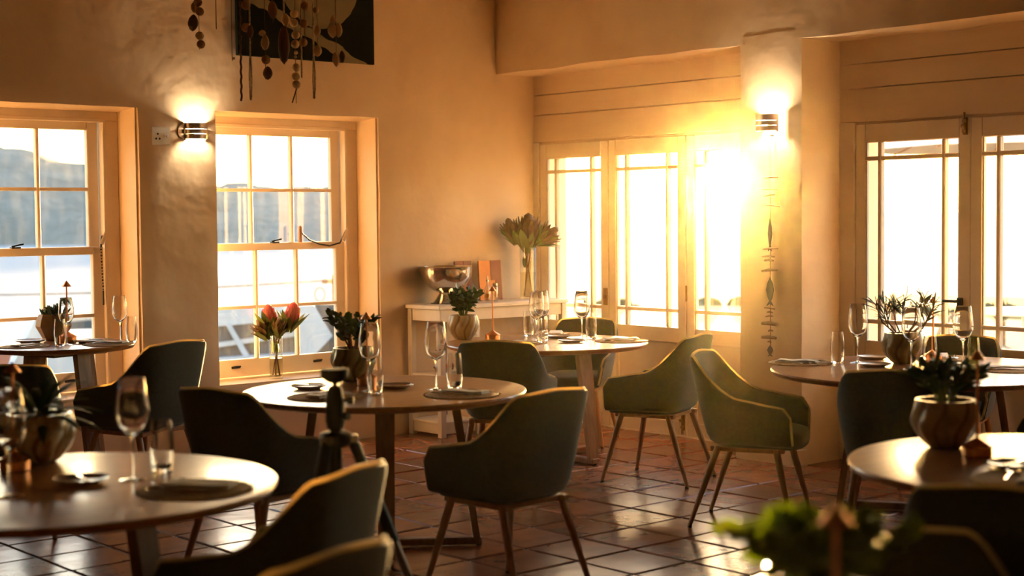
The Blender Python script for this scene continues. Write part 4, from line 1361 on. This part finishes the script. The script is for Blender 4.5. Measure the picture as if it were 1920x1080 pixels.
# a pale diagonal shape falling to the right over dark green and black ground
ln = mth('ADD', mth('ADD', sp.outputs['Z'], mth('MULTIPLY', sp.outputs['X'], .46)), mth('MULTIPLY', mth('SUBTRACT', nz.outputs['Fac'], .5), .12))
band = mth('MULTIPLY', mth('GREATER_THAN', ln, -.232), mth('LESS_THAN', ln, -.155))
dx = mth('MULTIPLY', mth('SUBTRACT', sp.outputs['X'], .10), mth('SUBTRACT', sp.outputs['X'], .10))
dz = mth('MULTIPLY', mth('ADD', sp.outputs['Z'], -.16), mth('ADD', sp.outputs['Z'], -.16))
blob = mth('LESS_THAN', mth('ADD', mth('ADD', dx, dz), mth('MULTIPLY', nz.outputs['Fac'], .03)), .118)
ms = mth('MAXIMUM', band, blob)
mxn = t.nodes.new('ShaderNodeMix'); mxn.data_type = 'RGBA'
mxn.inputs['A'].default_value = (.007, .010, .007, 1); mxn.inputs['B'].default_value = (.24, .20, .12, 1)
t.links.new(ms, mxn.inputs['Factor'])
t.links.new(mxn.outputs['Result'], bs.inputs['Base Color'])
e = empty('painting', (-2.05, YL - .052, 2.99)); tag(e, 'dark abstract painting with pale shapes behind the hanging shells', 'painting')
MB().box(-.546, .546, -.014, .014, -.375, .30, .002).build('canvas', pm, e)
MB().box(-.53, .53, .014, .03, -.36, .29, .001).build('stretcher', LEGWOOD, e)

# ------------------------------------------------------------------ hanging strands of beads and shells
S0, SD = Vector((-3.598, -1.339, 0)), Vector((-3.014 + 3.598, -1.851 + 1.339, 0))
def spos(px):     # along the hanging line
    return S0 + SD * ((px - 365) / 267)
PXM = 8.3 / 2850
def sz_(py):
    return 2.747 - py * PXM
ZB_ = 3.02
br = MB()
a_, b_ = spos(330), spos(665)
br.tube([(a_.x, a_.y, ZB_), (a_.lerp(b_, .3).x, a_.lerp(b_, .3).y, ZB_ + .012), (a_.lerp(b_, .7).x, a_.lerp(b_, .7).y, ZB_ - .008), (b_.x, b_.y, ZB_ + .006)], [.018, .022, .02, .015], 10)
dr = empty('driftwood_branch', (0, 0, 0)); tag(dr, 'driftwood branch near the ceiling carrying the bead strands', 'branch')
br.build('branch', DRIFT, dr)
for t_ in (.1, .9):
    p = a_.lerp(b_, t_)
    MB().tube([(p.x, p.y, ZB_), (p.x, p.y, ZC + .001)], .003, 6).build('cord', CORD, dr)
ball_me = {m_: MB().ball((0, 0, 0), 1, 14, 10).mesh('bead', m_, 80) for m_ in (BEADW, BEADF)}
shell_me = {}
def oval_mesh(m_, pointed):
    k = (m_.name, pointed)
    if k not in shell_me:
        prof = [(.001, -1), (.55, -.78), (.95, -.3), (1, .05), (.8, .5), (.42, .85), (.001, 1)] if pointed else [(.001, -1), (.6, -.8), (.97, -.3), (1, .1), (.85, .55), (.5, .88), (.001, 1)]
        mb = MB().lathe(prof, 16)
        mb.v = [(x, y * .35, z) for (x, y, z) in mb.v]
        shell_me[k] = mb.mesh('shell', m_, 70)
    return shell_me[k]
STR = [
    (374, 93, 'leftmost strand with a dark shell and wooden beads', [('f', 373, 5, 8), ('s', 366, 14, 7, 11, SHELL), ('f', 376, 22, 8), ('d', 363, 43, 11, 16), ('b', 375, 67, 8), ('f', 377, 83, 8)], False),
    (403, 53, 'short dark knotted cord beside the left bead strand', [], False),
    (441, 118, 'thin dark strand at the painting left edge', [('b', 444, 113, 2.5)], False),
    (449, 189, 'long dark rope strand hanging by the left', [('rope', 449, 0, 189)], False),
    (459, 62, 'strand of two brown felt balls', [('f', 459, 8, 9), ('f', 459, 50, 9)], False),
    (472, 190, 'long doubled string of tiny pale beads', [('ch', 472, 0, 110), ('ch2', 472, 110, 190), ('d', 473, 62, 6, 14)], True),
    (496, 149, 'strand with a pale cowrie and brown ball', [('s', 496, 80, 8.5, 15, SHELL), ('s', 491, 62, 7, 6, SHELL), ('f', 497, 112, 8.5), ('d', 500, 137, 10, 13)], False),
    (515, 46, 'strand with one broad brown shell', [('s', 515, 22, 9, 18, BEADF)], False),
    (532, 121, 'strand with a long dark driftwood piece', [('ch', 532, 0, 26), ('s', 535, 38, 8, 13, SHELL), ('w', 531, 85, 11, 36)], False),
    (550, 193, 'strand of pale wooden balls with beaded tail', [('b', 549, 24, 8), ('b', 548, 41, 8), ('b', 551, 64, 8), ('b', 550, 81, 8), ('b', 551, 97, 4), ('b', 550, 105, 3), ('b', 551, 125, 8), ('b', 550, 142, 8), ('b', 551, 157, 8), ('tail', 551, 165, 193)], False),
    (567, 149, 'short string of tiny pale beads', [('ch', 567, 0, 149)], True),
    (574, 92, 'strand of three brown felt balls', [('f', 575, 15, 8), ('f', 573, 48, 8), ('f', 571, 83, 8)], False),
    (585, 185, 'long string of tiny pale beads at the right', [('ch', 585, 0, 110), ('ch2', 585, 110, 185)], True),
    (599, 112, 'strand with a pale flat oval shell', [('b', 597, 25, 6), ('s', 599, 63, 6.5, 11.5, SHELL), ('s', 599, 100, 8, 11, SHELL)], False),
    (629, 126, 'rightmost strand with paired cowrie shells', [('s', 622, 57, 9, 15, SHELL), ('s', 634, 57, 7, 14, SHELL), ('s', 624, 38, 6, 9, SHELL), ('s', 628, 112, 7, 14, SHELL), ('d', 640, 107, 6, 12)], False),
]
for si, (px, pend, lab, els, chainy) in enumerate(STR):
    p = spos(px) + FW * rnd.uniform(-.10, .10) * (0 if si == 0 else 1)
    zend = sz_(pend)
    e = empty('bead_strand', (p.x, p.y, ZB_)); tag(e, lab, 'bead strand', 'strands of beads and shells under the branch')
    off = p - spos(px)
    topy = -off.dot(SD.normalized().cross(UP)) if False else 0
    MB().tube([(-off.x, -off.y, .012), (-off.x * .5, -off.y * .5, -.05), (0, 0, -.12), (0, 0, zend - ZB_)], [.0022, .0022, .0022, .0018 if els else .003], 6).build('cord', CORD, e)
    for el in els:
        k = el[0]
        lat = SD.normalized() * ((el[1] - px) * SD.length / 267)
        if k in ('b', 'f'):
            inst(ball_me[BEADW if k == 'b' else BEADF], 'bead', e, loc=(lat.x, lat.y, sz_(el[2]) - ZB_), sc=el[3] * PXM)
        elif k in ('s', 'd', 'w'):
            m_ = SHELLD if k in ('d', 'w') else el[5]
            inst(oval_mesh(m_, k != 'w'), 'driftwood' if k == 'w' else 'shell', e, loc=(lat.x, lat.y, sz_(el[2]) - ZB_), rot=(0, rnd.uniform(-.1, .1), math.atan2(RT.y, RT.x) + rnd.uniform(-.4, .4)),
                 sc=(el[3] * PXM, el[3] * PXM * 1.3, el[4] * PXM))
        elif k in ('ch', 'ch2', 'rope', 'tail'):
            mb = MB()
            z0, z1 = sz_(el[2]) - ZB_, sz_(el[3]) - ZB_
            if el[2] == 0: z0 = -.06
            st = .0085 if k == 'ch' else .0075
            n = int((z0 - z1) / st)
            for i in range(n):
                zz = z0 + (z1 - z0) * i / n
                if k == 'ch':
                    mb.ball((lat.x, lat.y, zz), .0060, 6, 4)
                elif k == 'ch2':
                    for s_ in (-1, 1):
                        q_ = SD.normalized() * s_ * (.0035 + .003 * math.sin(i / n * 3.1)) + lat
                        mb.ball((q_.x, q_.y, zz), .0042, 6, 4)
                elif k == 'tail':
                    q_ = SD.normalized() * (-.026 * i / n) + lat
                    mb.ball((q_.x, q_.y, zz), .005, 6, 4)
                else:
                    a = i * .9
                    mb.ball((lat.x + .002 * math.cos(a), lat.y + .002 * math.sin(a), zz), .0072, 6, 4)
            tag(mb.build('bead_string', BEADS if k.startswith('ch') else CORD, e, smooth=60), kind='stuff')

# driftwood and fish mobile on the pier
e = empty('driftwood_mobile', (-.388, -2.712, 1.985)); tag(e, 'hanging driftwood and metal fish mobile on the plaster pier', 'mobile')
MB().tube([(.02, 0, .05), (0, 0, 0), (0, 0, -1.31)], .0016, 5).build('cord', CORD, e)
MB().tube([(.035, 0, .05), (-.002, 0, .05)], .004, 6).build('nail', BLACKM, e)
q = random.Random(3)
for (z, hl, rr) in ((1.775, .055, .007), (1.70, .06, .004), (1.665, .045, .005), (1.60, .07, .004), (1.335, .06, .006), (1.285, .05, .006), (1.262, .035, .008), (1.20, .062, .009), (.965, .04, .006), (.94, .022, .006), (.915, .03, .004), (.868, .058, .012), (.825, .018, .006), (.782, .055, .011), (.755, .014, .005)):
    zz = z - 1.985; sh = q.uniform(-.012, .012); a = q.uniform(-.10, .10)
    MB().tube([(-.004, -hl + sh, zz - a * hl), (-.006, sh, zz + .004), (-.004, hl + sh, zz + a * hl)], [rr * .75, rr, rr * .7], 8).build('driftwood_stick', DRIFT, e)
FISH = mat('rusty_fish', (.17, .15, .12), .6, .4, nscale=20)
for (z0, z1, wv) in ((1.52, 1.32, .016), (1.16, .98, .030), (.735, .665, .022)):
    zc = (z0 + z1) / 2 - 1.985; hh = (z0 - z1) / 2
    poly = [(0, hh), (wv * .7, hh * .55), (wv, hh * .1), (wv * .55, -hh * .45), (wv * .25, -hh * .65), (wv * .9, -hh), (0, -hh * .86), (-wv * .9, -hh), (-wv * .25, -hh * .65), (-wv * .55, -hh * .45), (-wv, hh * .1), (-wv * .7, hh * .55)]
    MB().prism([(a, zc + b) for a, b in poly], 0, -.005, -.001).build('fish', FISH, e, smooth=0)

# ------------------------------------------------------------------ camera tripod standing between the tables
e = empty('camera_tripod', (-4.88, -4.52, 0)); tag(e, 'dark camera tripod with ball head between the near chairs', 'tripod')
MB().lathe([(.020, .995), (.046, 1.012), (.048, 1.016), (.048, 1.040), (.044, 1.043)], 24).build('quick_release_plate', GREENM, e)
MB().lathe([(.008, .985), (.010, 1.0)], 12).build('neck', GREENM, e)
MB().lathe([(.018, .985), (.026, .97), (.031, .94), (.033, .90), (.033, .865), (.028, .845), (.030, .84)], 20).build('ball_head', GREENM, e)
for (a, z, l) in ((math.atan2(RT.y, RT.x), .935, .032), (math.atan2(RT.y, RT.x) - .6, .885, .028)):
    d = Vector((math.cos(a), math.sin(a), 0))
    p = Vector((0, 0, z)) + d * .03
    MB().tube([p, p + d * .012, p + d * .012, p + d * l], [.006, .006, .013, .013], 12).build('clamp_knob', GREENM, e)
MB().lathe([(.022, .45), (.022, .84)], 16).build('centre_column', GREENM, e)
MB().lathe([(.045, .78), (.055, .79), (.055, .822), (.04, .83)], 18).build('collar', GREENM, e)
az0 = math.atan2(RT.y, RT.x)
for k, a in enumerate((az0 + .12, az0 + 2.25, az0 + 4.3)):
    d = Vector((math.cos(a), math.sin(a), 0))
    p0 = d * .055 + Vector((0, 0, .805)); p1 = d * .36 + Vector((0, 0, .012))
    lg = MB().tube([p0, p0.lerp(p1, .45)], .019, 12).build('leg', GREENM, e)
    MB().tube([p0.lerp(p1, .42), p0.lerp(p1, .75)], .0145, 12).build('leg_section', TRIPLEG, lg)
    MB().tube([p0.lerp(p1, .72), p1], .011, 12).build('leg_section', TRIPLEG, lg)
    MB().tube([p1, p1 - Vector((0, 0, .012)) + d * .002], .014, 10).build('rubber_foot', BLACKM, lg)
    MB().box(-.02, .02, -.014, .014, -.02, .02, .004, orient(p0, d)).build('leg_hinge', TRIPLEG, lg)

# ------------------------------------------------------------------ outside: bay, hill, neighbours, terrace
def bear(px, depth):
    """ground point straight out along a bearing from the lens"""
    p = CAM + (FW + RT * ((px - 960) / 2850)) * depth
    return Vector((p.x, p.y, 0))
HILL = mat('hillside', (.125, .135, .13), .95, col2=(.08, .09, .085), nscale=.03, bump=.6, bscale=.12, bdist=6)
SEA = mat('sea', (.13, .20, .27), .75, col2=(.11, .17, .24), nscale=.05, bump=.25, bscale=.6, bdist=.25, spec=.08)
GRASS = mat('coastal_grass', (.12, .11, .05), .95, col2=(.06, .065, .03), nscale=1.2, bump=.5, bscale=6, bdist=.1, spec=.05)
PAVE = mat('terrace_paving', (.22, .19, .15), .9, nscale=2, bump=.3, bscale=8, bdist=.02, spec=.1)
PALEB = mat('pale_blue_paint', (.26, .34, .43), .6, nscale=2)
SLATE = mat('slate_roof', (.055, .06, .07), .75, col2=(.04, .044, .052), nscale=3)
REDR = mat('red_roof', (.16, .05, .045), .8, nscale=3)
HEDGE = mat('hedge_leaf', (.05, .06, .025), .85, col2=(.03, .035, .015), nscale=5, rand=.2, spec=.1)
CANVAS = mat('parasol_canvas', (.62, .57, .50), .9, nscale=5)
LIME = mat('lime_leaf', (.30, .52, .05), .5, col2=(.20, .40, .04), nscale=6, rand=.2)

sea = MB(); 
sea.add([(-4000, 20, -7.8), (6000, 20, -7.8), (6000, 6000, -7.8), (-4000, 6000, -7.8), (20, -4000, -7.8), (6000, -4000, -7.8), (20, 20, -7.8)], [(0, 1, 2, 3), (4, 5, 1, 6)])
tag(sea.build('sea', SEA, smooth=0), 'calm pale sea across the bay', kind='structure')
gr = MB()
gr.box(-30, 30, YL + .46, 34, -3.6, -3.2)
gr.add([(-30, 34, -3.2), (30, 34, -3.2), (60, 62, -8.2), (-30, 62, -8.2)], [(0, 1, 2, 3)])
tag(gr.build('ground_left', GRASS, smooth=0), 'rough grassy ground below the left windows', kind='structure')
tr = MB().prism([(XR + TH, -16), (13.5, -16), (13.5, 13.6), (XR + TH, 1.8)], 2, -.4, -.12)
tag(tr.build('terrace', PAVE, smooth=0), 'pale paved terrace outside the glazed doors', kind='structure')
g2 = MB().add([(13.5, -16, -.16), (26, -22, -.55), (26, 25, -.55), (13.5, 13.6, -.16), (40, 36, -8.2), (40, -26, -8.2)], [(0, 1, 2, 3), (1, 5, 4, 2)])
tag(g2.build('ground_right', GRASS, smooth=0), 'dry grass slope beyond the terrace', kind='structure')
# hill on the far shore
hm = MB()
RID = [(-1500, 42), (-700, 44), (-200, 38), (0, 30), (60, 27.5), (175, 22), (290, 16), (415, 13.5), (530, 12.6), (640, 12.5), (760, 8), (880, 3), (1000, -3.0), (1115, -7.9)]
cols = []
for a, b in zip(RID, RID[1:]):
    n = max(1, int((b[0] - a[0]) / 14))
    for i in range(n):
        f_ = i / n
        cols.append((a[0] + (b[0] - a[0]) * f_, a[1] + (b[1] - a[1]) * f_))
cols.append(RID[-1])
NR = 9
for (px, rh) in cols:
    for j in range(NR):
        s_ = j / (NR - 1)
        p = bear(px, 585 + 190 * s_ + (12 * noise.noise(Vector((px * .01, 0, 0))) if j == 0 else 0))
        z = -7.9 + (rh + 7.9) * (1.28 * (s_ ** .7)) * (1 + .10 * noise.noise(Vector((px * .012, s_ * 4, 0)))) + (1.6 * noise.noise(Vector((px * .05, s_ * 9, 2))) if j else 0) * min(1, (rh + 8) / 12)
        hm.v.append((p.x, p.y, z if j else -8.0))
for i in range(len(cols) - 1):
    for j in range(NR - 1):
        a = i * NR + j
        hm.f.append((a, a + NR, a + NR + 1, a + 1))
tag(hm.build('hill', HILL, smooth=80), 'hazy hill on the far shore of the bay', 'hill')

def local(px, depth, z=0.0):
    d = FW + RT * ((px - 960) / 2850)
    e_ = Vector((d.x, d.y, 0)).normalized()
    p = bear(px, depth)
    return (p.x, p.y, z), math.atan2(e_.y, e_.x) - math.pi / 2
def pxz(px0, depth, hy):
    k = depth / 2850
    return lambda px, py: ((px - px0) * k, 1.55 - (py - hy) * k)
# neighbouring house seen through the protea window
loc, rz = local(520, 24)
e = empty('neighbour_house', loc, rz); tag(e, 'pale blue gabled house with dark roof seen through the protea window', 'house')
Q = pxz(520, 24, 410)
MB().prism([Q(380, 578), Q(535, 573), Q(545, 600), Q(380, 612)], 1, .0, .3).build('fascia', PALEB, e, smooth=0)
MB().prism([Q(535, 573), Q(586, 571), Q(620, 629), Q(578, 672), Q(560, 672)], 1, -.35, -.10).build('gable', PALEB, e, smooth=0)
MB().prism([Q(380, 610), Q(552, 596), Q(580, 690), Q(380, 700)], 1, .05, .5).build('roof', SLATE, e, smooth=0)
MB().prism([Q(584, 572), Q(680, 575), Q(680, 700), Q(570, 700), Q(578, 672), Q(620, 629)], 1, .1, .6).build('roof', SLATE, e, smooth=0)
MB().prism([Q(424, 608), Q(434, 608), Q(470, 672), Q(458, 672)], 1, -.08, .04).build('barge_board', PALEB, e, smooth=0)
MB().prism([Q(380, 643), Q(560, 622), Q(562, 630), Q(380, 652)], 1, -.05, .045).build('barge_board', mat('grey_blue_paint', (.30, .36, .42), .7), e, smooth=0)
MB().prism([Q(380, 668), Q(570, 660), Q(572, 690), Q(380, 700)], 1, -.2, .0).build('parapet', PALEB, e, smooth=0)
MB().prism([Q(380, 690), Q(680, 690), Q(680, 960), Q(380, 960)], 1, .1, 2.5).build('wall', PALEB, e, smooth=0)
loc, rz = local(70, 24)
e = empty('neighbour_house', loc, rz); tag(e, 'blue-white gabled roof seen through the left sash window', 'house')
Q = pxz(70, 24, 415)
MB().prism([Q(65, 598), Q(120, 640), Q(200, 640), Q(200, 1000), Q(-90, 1000), Q(-90, 690), Q(20, 690)], 1, 0, 2.4).build('gable', PALEB, e, smooth=0)
MB().prism([Q(-90, 640), Q(25, 648), Q(12, 690), Q(-90, 700)], 1, -.3, -.02).build('roof', REDR, e, smooth=0)
MB().prism([Q(66, 590), Q(74, 590), Q(130, 642), Q(120, 646)], 1, -.15, 1.0).build('barge_board', mat('white_trim', (.7, .74, .78), .6), e, smooth=0)
loc, rz = local(120, 40)
e = empty('distant_roof', loc, rz); tag(e, 'long dark roof beyond the left window, below the sea', 'roof')
Q = pxz(120, 40, 415)
MB().prism([Q(110, 606), Q(260, 596), Q(260, 640), Q(110, 640)], 1, 0, 3).build('roof', SLATE, e, smooth=0)
MB().prism([Q(110, 640), Q(260, 640), Q(260, 760), Q(110, 760)], 1, .2, 2.8).build('wall', mat('render_wall', (.4, .4, .38), .8), e, smooth=0)
# utility pole and wires
loc, rz = local(628, 30)
e = empty('utility_pole', (loc[0], loc[1], -3.2), rz); tag(e, 'wooden utility pole with cross arm outside the protea window', 'pole')
MB().lathe([(.075, 0), (.06, 3.64)], 12).build('pole', STEM, e)
MB().box(-.26, .14, -.04, .04, 3.46, 3.55, .01).build('cross_arm', STEM, e)
pts = []
for i in range(17):
    a = i * 2 * math.pi / 16
    pts.append((-.30 + .10 * math.cos(a), -.06, 3.25 + .14 * math.sin(a)))
MB().tube(pts, .012, 6).build('cable_coil', BLACKM, e)
a_, b_ = bear(-260, 33), bear(628, 30)
wp = []
for i in range(25):
    t_ = i / 24
    p = a_.lerp(b_, t_)
    wp.append((p.x, p.y, -.02 + (.33 + .02) * t_ - .35 * math.sin(math.pi * t_) * .3))
tag(MB().tube(wp, .016, 6).build('overhead_cable', BLACKM), 'overhead cable crossing the view of the sea', 'cable')
# lime-green shrub close outside the left window
def shrub(name, label, loc, me, n, R_, H_, seed, sc_=1.0, stems=6, cat='shrub', group=None):
    e = empty(name, loc); tag(e, label, cat, group)
    q = random.Random(seed)
    for k in range(stems):
        a = k / stems * 6.283 + q.uniform(-.3, .3); rr = R_ * q.uniform(.3, .9)
        p0 = Vector((.03 * math.cos(a), .03 * math.sin(a), 0)); p2 = Vector((rr * math.cos(a), rr * math.sin(a), H_ * q.uniform(.7, 1)))
        MB().tube([p0, p0.lerp(p2, .5) + Vector((0, 0, .05)), p2], [.012, .010, .006], 6).build('stem', STEM, e)
        for i in range(n // stems):
            b = q.uniform(0, 6.283); el = q.uniform(-.2, .8)
            p = p0.lerp(p2, q.uniform(.35, 1)) + Vector((0, 0, .03))
            d = Vector((math.cos(b) * math.cos(el), math.sin(b) * math.cos(el), math.sin(el)))
            inst(me, 'leaf', e, M=orient(p, d, q.uniform(0, 6)) @ Matrix.Scale(sc_ * q.uniform(.7, 1.2), 4))
    return e
LL = leaf_mesh('leaf', .20, .020, .002, LIME, .4, 1.0)
p = bear(158, 11.0)
shrub('lime_shrub', 'lime green shrub close outside the left window', (p.x, p.y, -3.2), LL, 120, .30, 3.75, 5, 1.0, 10)
p = bear(640, 12.6)
shrub('lime_shrub', 'lime green shrub tip outside the protea window', (p.x, p.y, -3.2), LL, 40, .14, 3.60, 6, .9, 5)
# hedge, palms and furniture on the terrace side
def hedge(px0, px1, depth, z0, z1, label, seed):
    a, b = bear(px0, depth), bear(px1, depth)
    L_ = (b - a).length
    e = empty('hedge', (a.x, a.y, z0), math.atan2((b - a).y, (b - a).x)); tag(e, label, 'hedge')
    mb = MB(); q = random.Random(seed)
    n = int(L_ * 9)
    for i in range(n):
        x = q.uniform(0, L_); hh = (z1 - z0) * q.uniform(.55, 1.05)
        mb.ball((x, q.uniform(-.25, .25), hh * .5), 1, 7, 5, (q.uniform(.12, .28), q.uniform(.12, .25), hh * .52))
    tag(mb.build('foliage', HEDGE, e, smooth=30), kind='stuff')
    return e
hedge(1120, 1420, 28.0, -.55, .02, 'low dark hedge beyond the terrace, below the sun', 3)
hedge(1040, 1400, 23.5, -.30, -.12, 'low clipped plants at the terrace edge', 4)
hedge(1590, 2100, 27.0, -.55, -.05, 'scrubby hedge beyond the right-hand doors', 9)
PF = leaf_mesh('frond', .42, .020, .002, HEDGE, .55, .7)
for k, (px, dpt, zt, R_, lab) in enumerate(((1676, 21, .30, .8, 'small palm outside the right doors, behind the spiky plant'), (1635, 20, .0, .8, 'low palm outside the right doors, beside the left door stile'), (1775, 22, .05, .8, 'low palm outside, between copper lamp and door stile'), (1880, 19, .30, .9, 'agave-like palm outside at the far right pane'))):
    p = bear(px, dpt)
    zb = -.3 if dpt > 18 else -.12
    e = empty('palm', (p.x, p.y, zb)); tag(e, lab, 'palm', 'small palms on the terrace')
    MB().lathe([(.06, 0), (.05, .1), (.045, max(.12, zt - zb - .12))], 10).build('trunk', STEM, e)
    q = random.Random(k)
    for i in range(22):
        a = i * 2.4; el = q.uniform(-.2, 1.2)
        inst(PF, 'frond', e, M=orient((0, 0, max(.1, zt - zb - .14)), (math.cos(a) * math.cos(el), math.sin(a) * math.cos(el), math.sin(el)), 0) @ Matrix.Scale(R_ * q.uniform(.6, .9), 4))
WICK = mat('wicker', (.28, .24, .19), .8, col2=(.14, .11, .08), nscale=30, bump=.8, bscale=60, bdist=.02)
p = bear(1842, 13.2)
e = empty('wicker_chair', (p.x, p.y, -.12), math.atan2(RT.y, RT.x) + .6); tag(e, 'round-backed wicker chair on the terrace at the right', 'chair')
for k in range(13):
    a = math.pi * (k / 12)
    MB().tube([(.26 * math.cos(a), .2, .42), (.29 * math.cos(a), .26, .42 + .33 * math.sin(a) + .02)], .010, 6).build('back_stake', WICK, e)
MB().tube([(.30 * math.cos(math.pi * i / 24), .26, .42 + .35 * math.sin(math.pi * i / 24)) for i in range(25)], .016, 8).build('back_rim', WICK, e)
MB().tube([(.19 * math.cos(math.pi * i / 24), .25, .42 + .20 * math.sin(math.pi * i / 24)) for i in range(25)], .009, 8).build('back_hoop', WICK, e)
MB().lathe([(.27, .38), (.285, .40), (.27, .425), (.1, .43)], 24).build('seat', WICK, e)
for (x, y) in ((-.2, -.18), (.2, -.18), (-.2, .18), (.2, .18)):
    MB().tube([(x * 1.1, y * 1.1, 0), (x, y, .4)], .014, 8).build('leg', WICK, e)
p = bear(1925, 14.5)
e = empty('terrace_table', (p.x, p.y, -.12)); tag(e, 'white terrace table at the right edge', 'table')
WHT = mat('white_metal_paint', (.8, .8, .8), .4)
MB().lathe([(.55, .70), (.56, .71), (.56, .725), (.54, .73)], 40).build('table_top', WHT, e)
MB().lathe([(.24, 0), (.24, .02), (.04, .05), (.035, .70)], 20).build('pedestal', WHT, e)
# parasol
p = bear(1935, 16.6)
e = empty('parasol', (p.x, p.y, -.12)); tag(e, 'canvas parasol on the terrace above the right doors', 'parasol')
MB().lathe([(.28, 0), (.28, .06), (.05, .10)], 20).build('base', BLACKM, e)
MB().lathe([(.024, .06), (.024, 2.98)], 12).build('pole', LEGWOOD, e)
RC, HC = 1.85, 2.36
for k in range(8):
    a0, a1 = k * math.pi / 4, (k + 1) * math.pi / 4
    mb = MB(); N = 5
    for lay in (0, .006):
        for i in range(N + 1):
            s_ = i / N
            for aa in (a0, (a0 + a1) / 2, a1):
                sag = .03 * math.sin(math.pi * s_) * (1 if aa in (a0, a1) else 1.8)
                rr = RC * s_ * (1 if aa in (a0, a1) else math.cos(math.pi / 8) * .985)
                mb.v.append((rr * math.cos(aa), rr * math.sin(aa), HC + .72 * (1 - s_) - sag - lay))
    W_ = 3; M_ = W_ * (N + 1)
    for L_ in (0, M_):
        for i in range(N):
            for j in range(2):
                b = L_ + i * W_ + j
                mb.f.append((b, b + 1, b + W_ + 1, b + W_))
    for j in range(2):
        mb.f.append((N * W_ + j, N * W_ + j + 1, M_ + N * W_ + j + 1, M_ + N * W_ + j))
    mb.build('canopy_panel', CANVAS, e, smooth=60)
    MB().tube([(0, 0, HC + .68), (RC * .98 * math.cos(a0), RC * .98 * math.sin(a0), HC - .03)], .009, 6).build('rib', LEGWOOD, e)

# ------------------------------------------------------------------ faint haze added to imitate lens glare around the sun
GLARE_HAZE_DENSITY = 0.00026
if GLARE_HAZE_DENSITY:
    hzm = bpy.data.materials.new('glare_scatter'); hzm.use_nodes = True
    t = hzm.node_tree; t.nodes.clear()
    ho = t.nodes.new('ShaderNodeOutputMaterial'); vs_ = t.nodes.new('ShaderNodeVolumeScatter')
    vs_.inputs['Density'].default_value = GLARE_HAZE_DENSITY
    vs_.inputs['Anisotropy'].default_value = .972
    vs_.inputs['Color'].default_value = (1, .78, .40, 1)
    t.links.new(vs_.outputs['Volume'], ho.inputs['Volume'])
    hz = MB().box(RX0 - .1, XR + .10, RY0 - .1, YL + .20, -.05, ZC + .05).build('glare_haze', hzm, smooth=0)
    tag(hz, 'faint golden haze added indoors to imitate lens glare around the sun', 'glare_haze', kind='stuff')
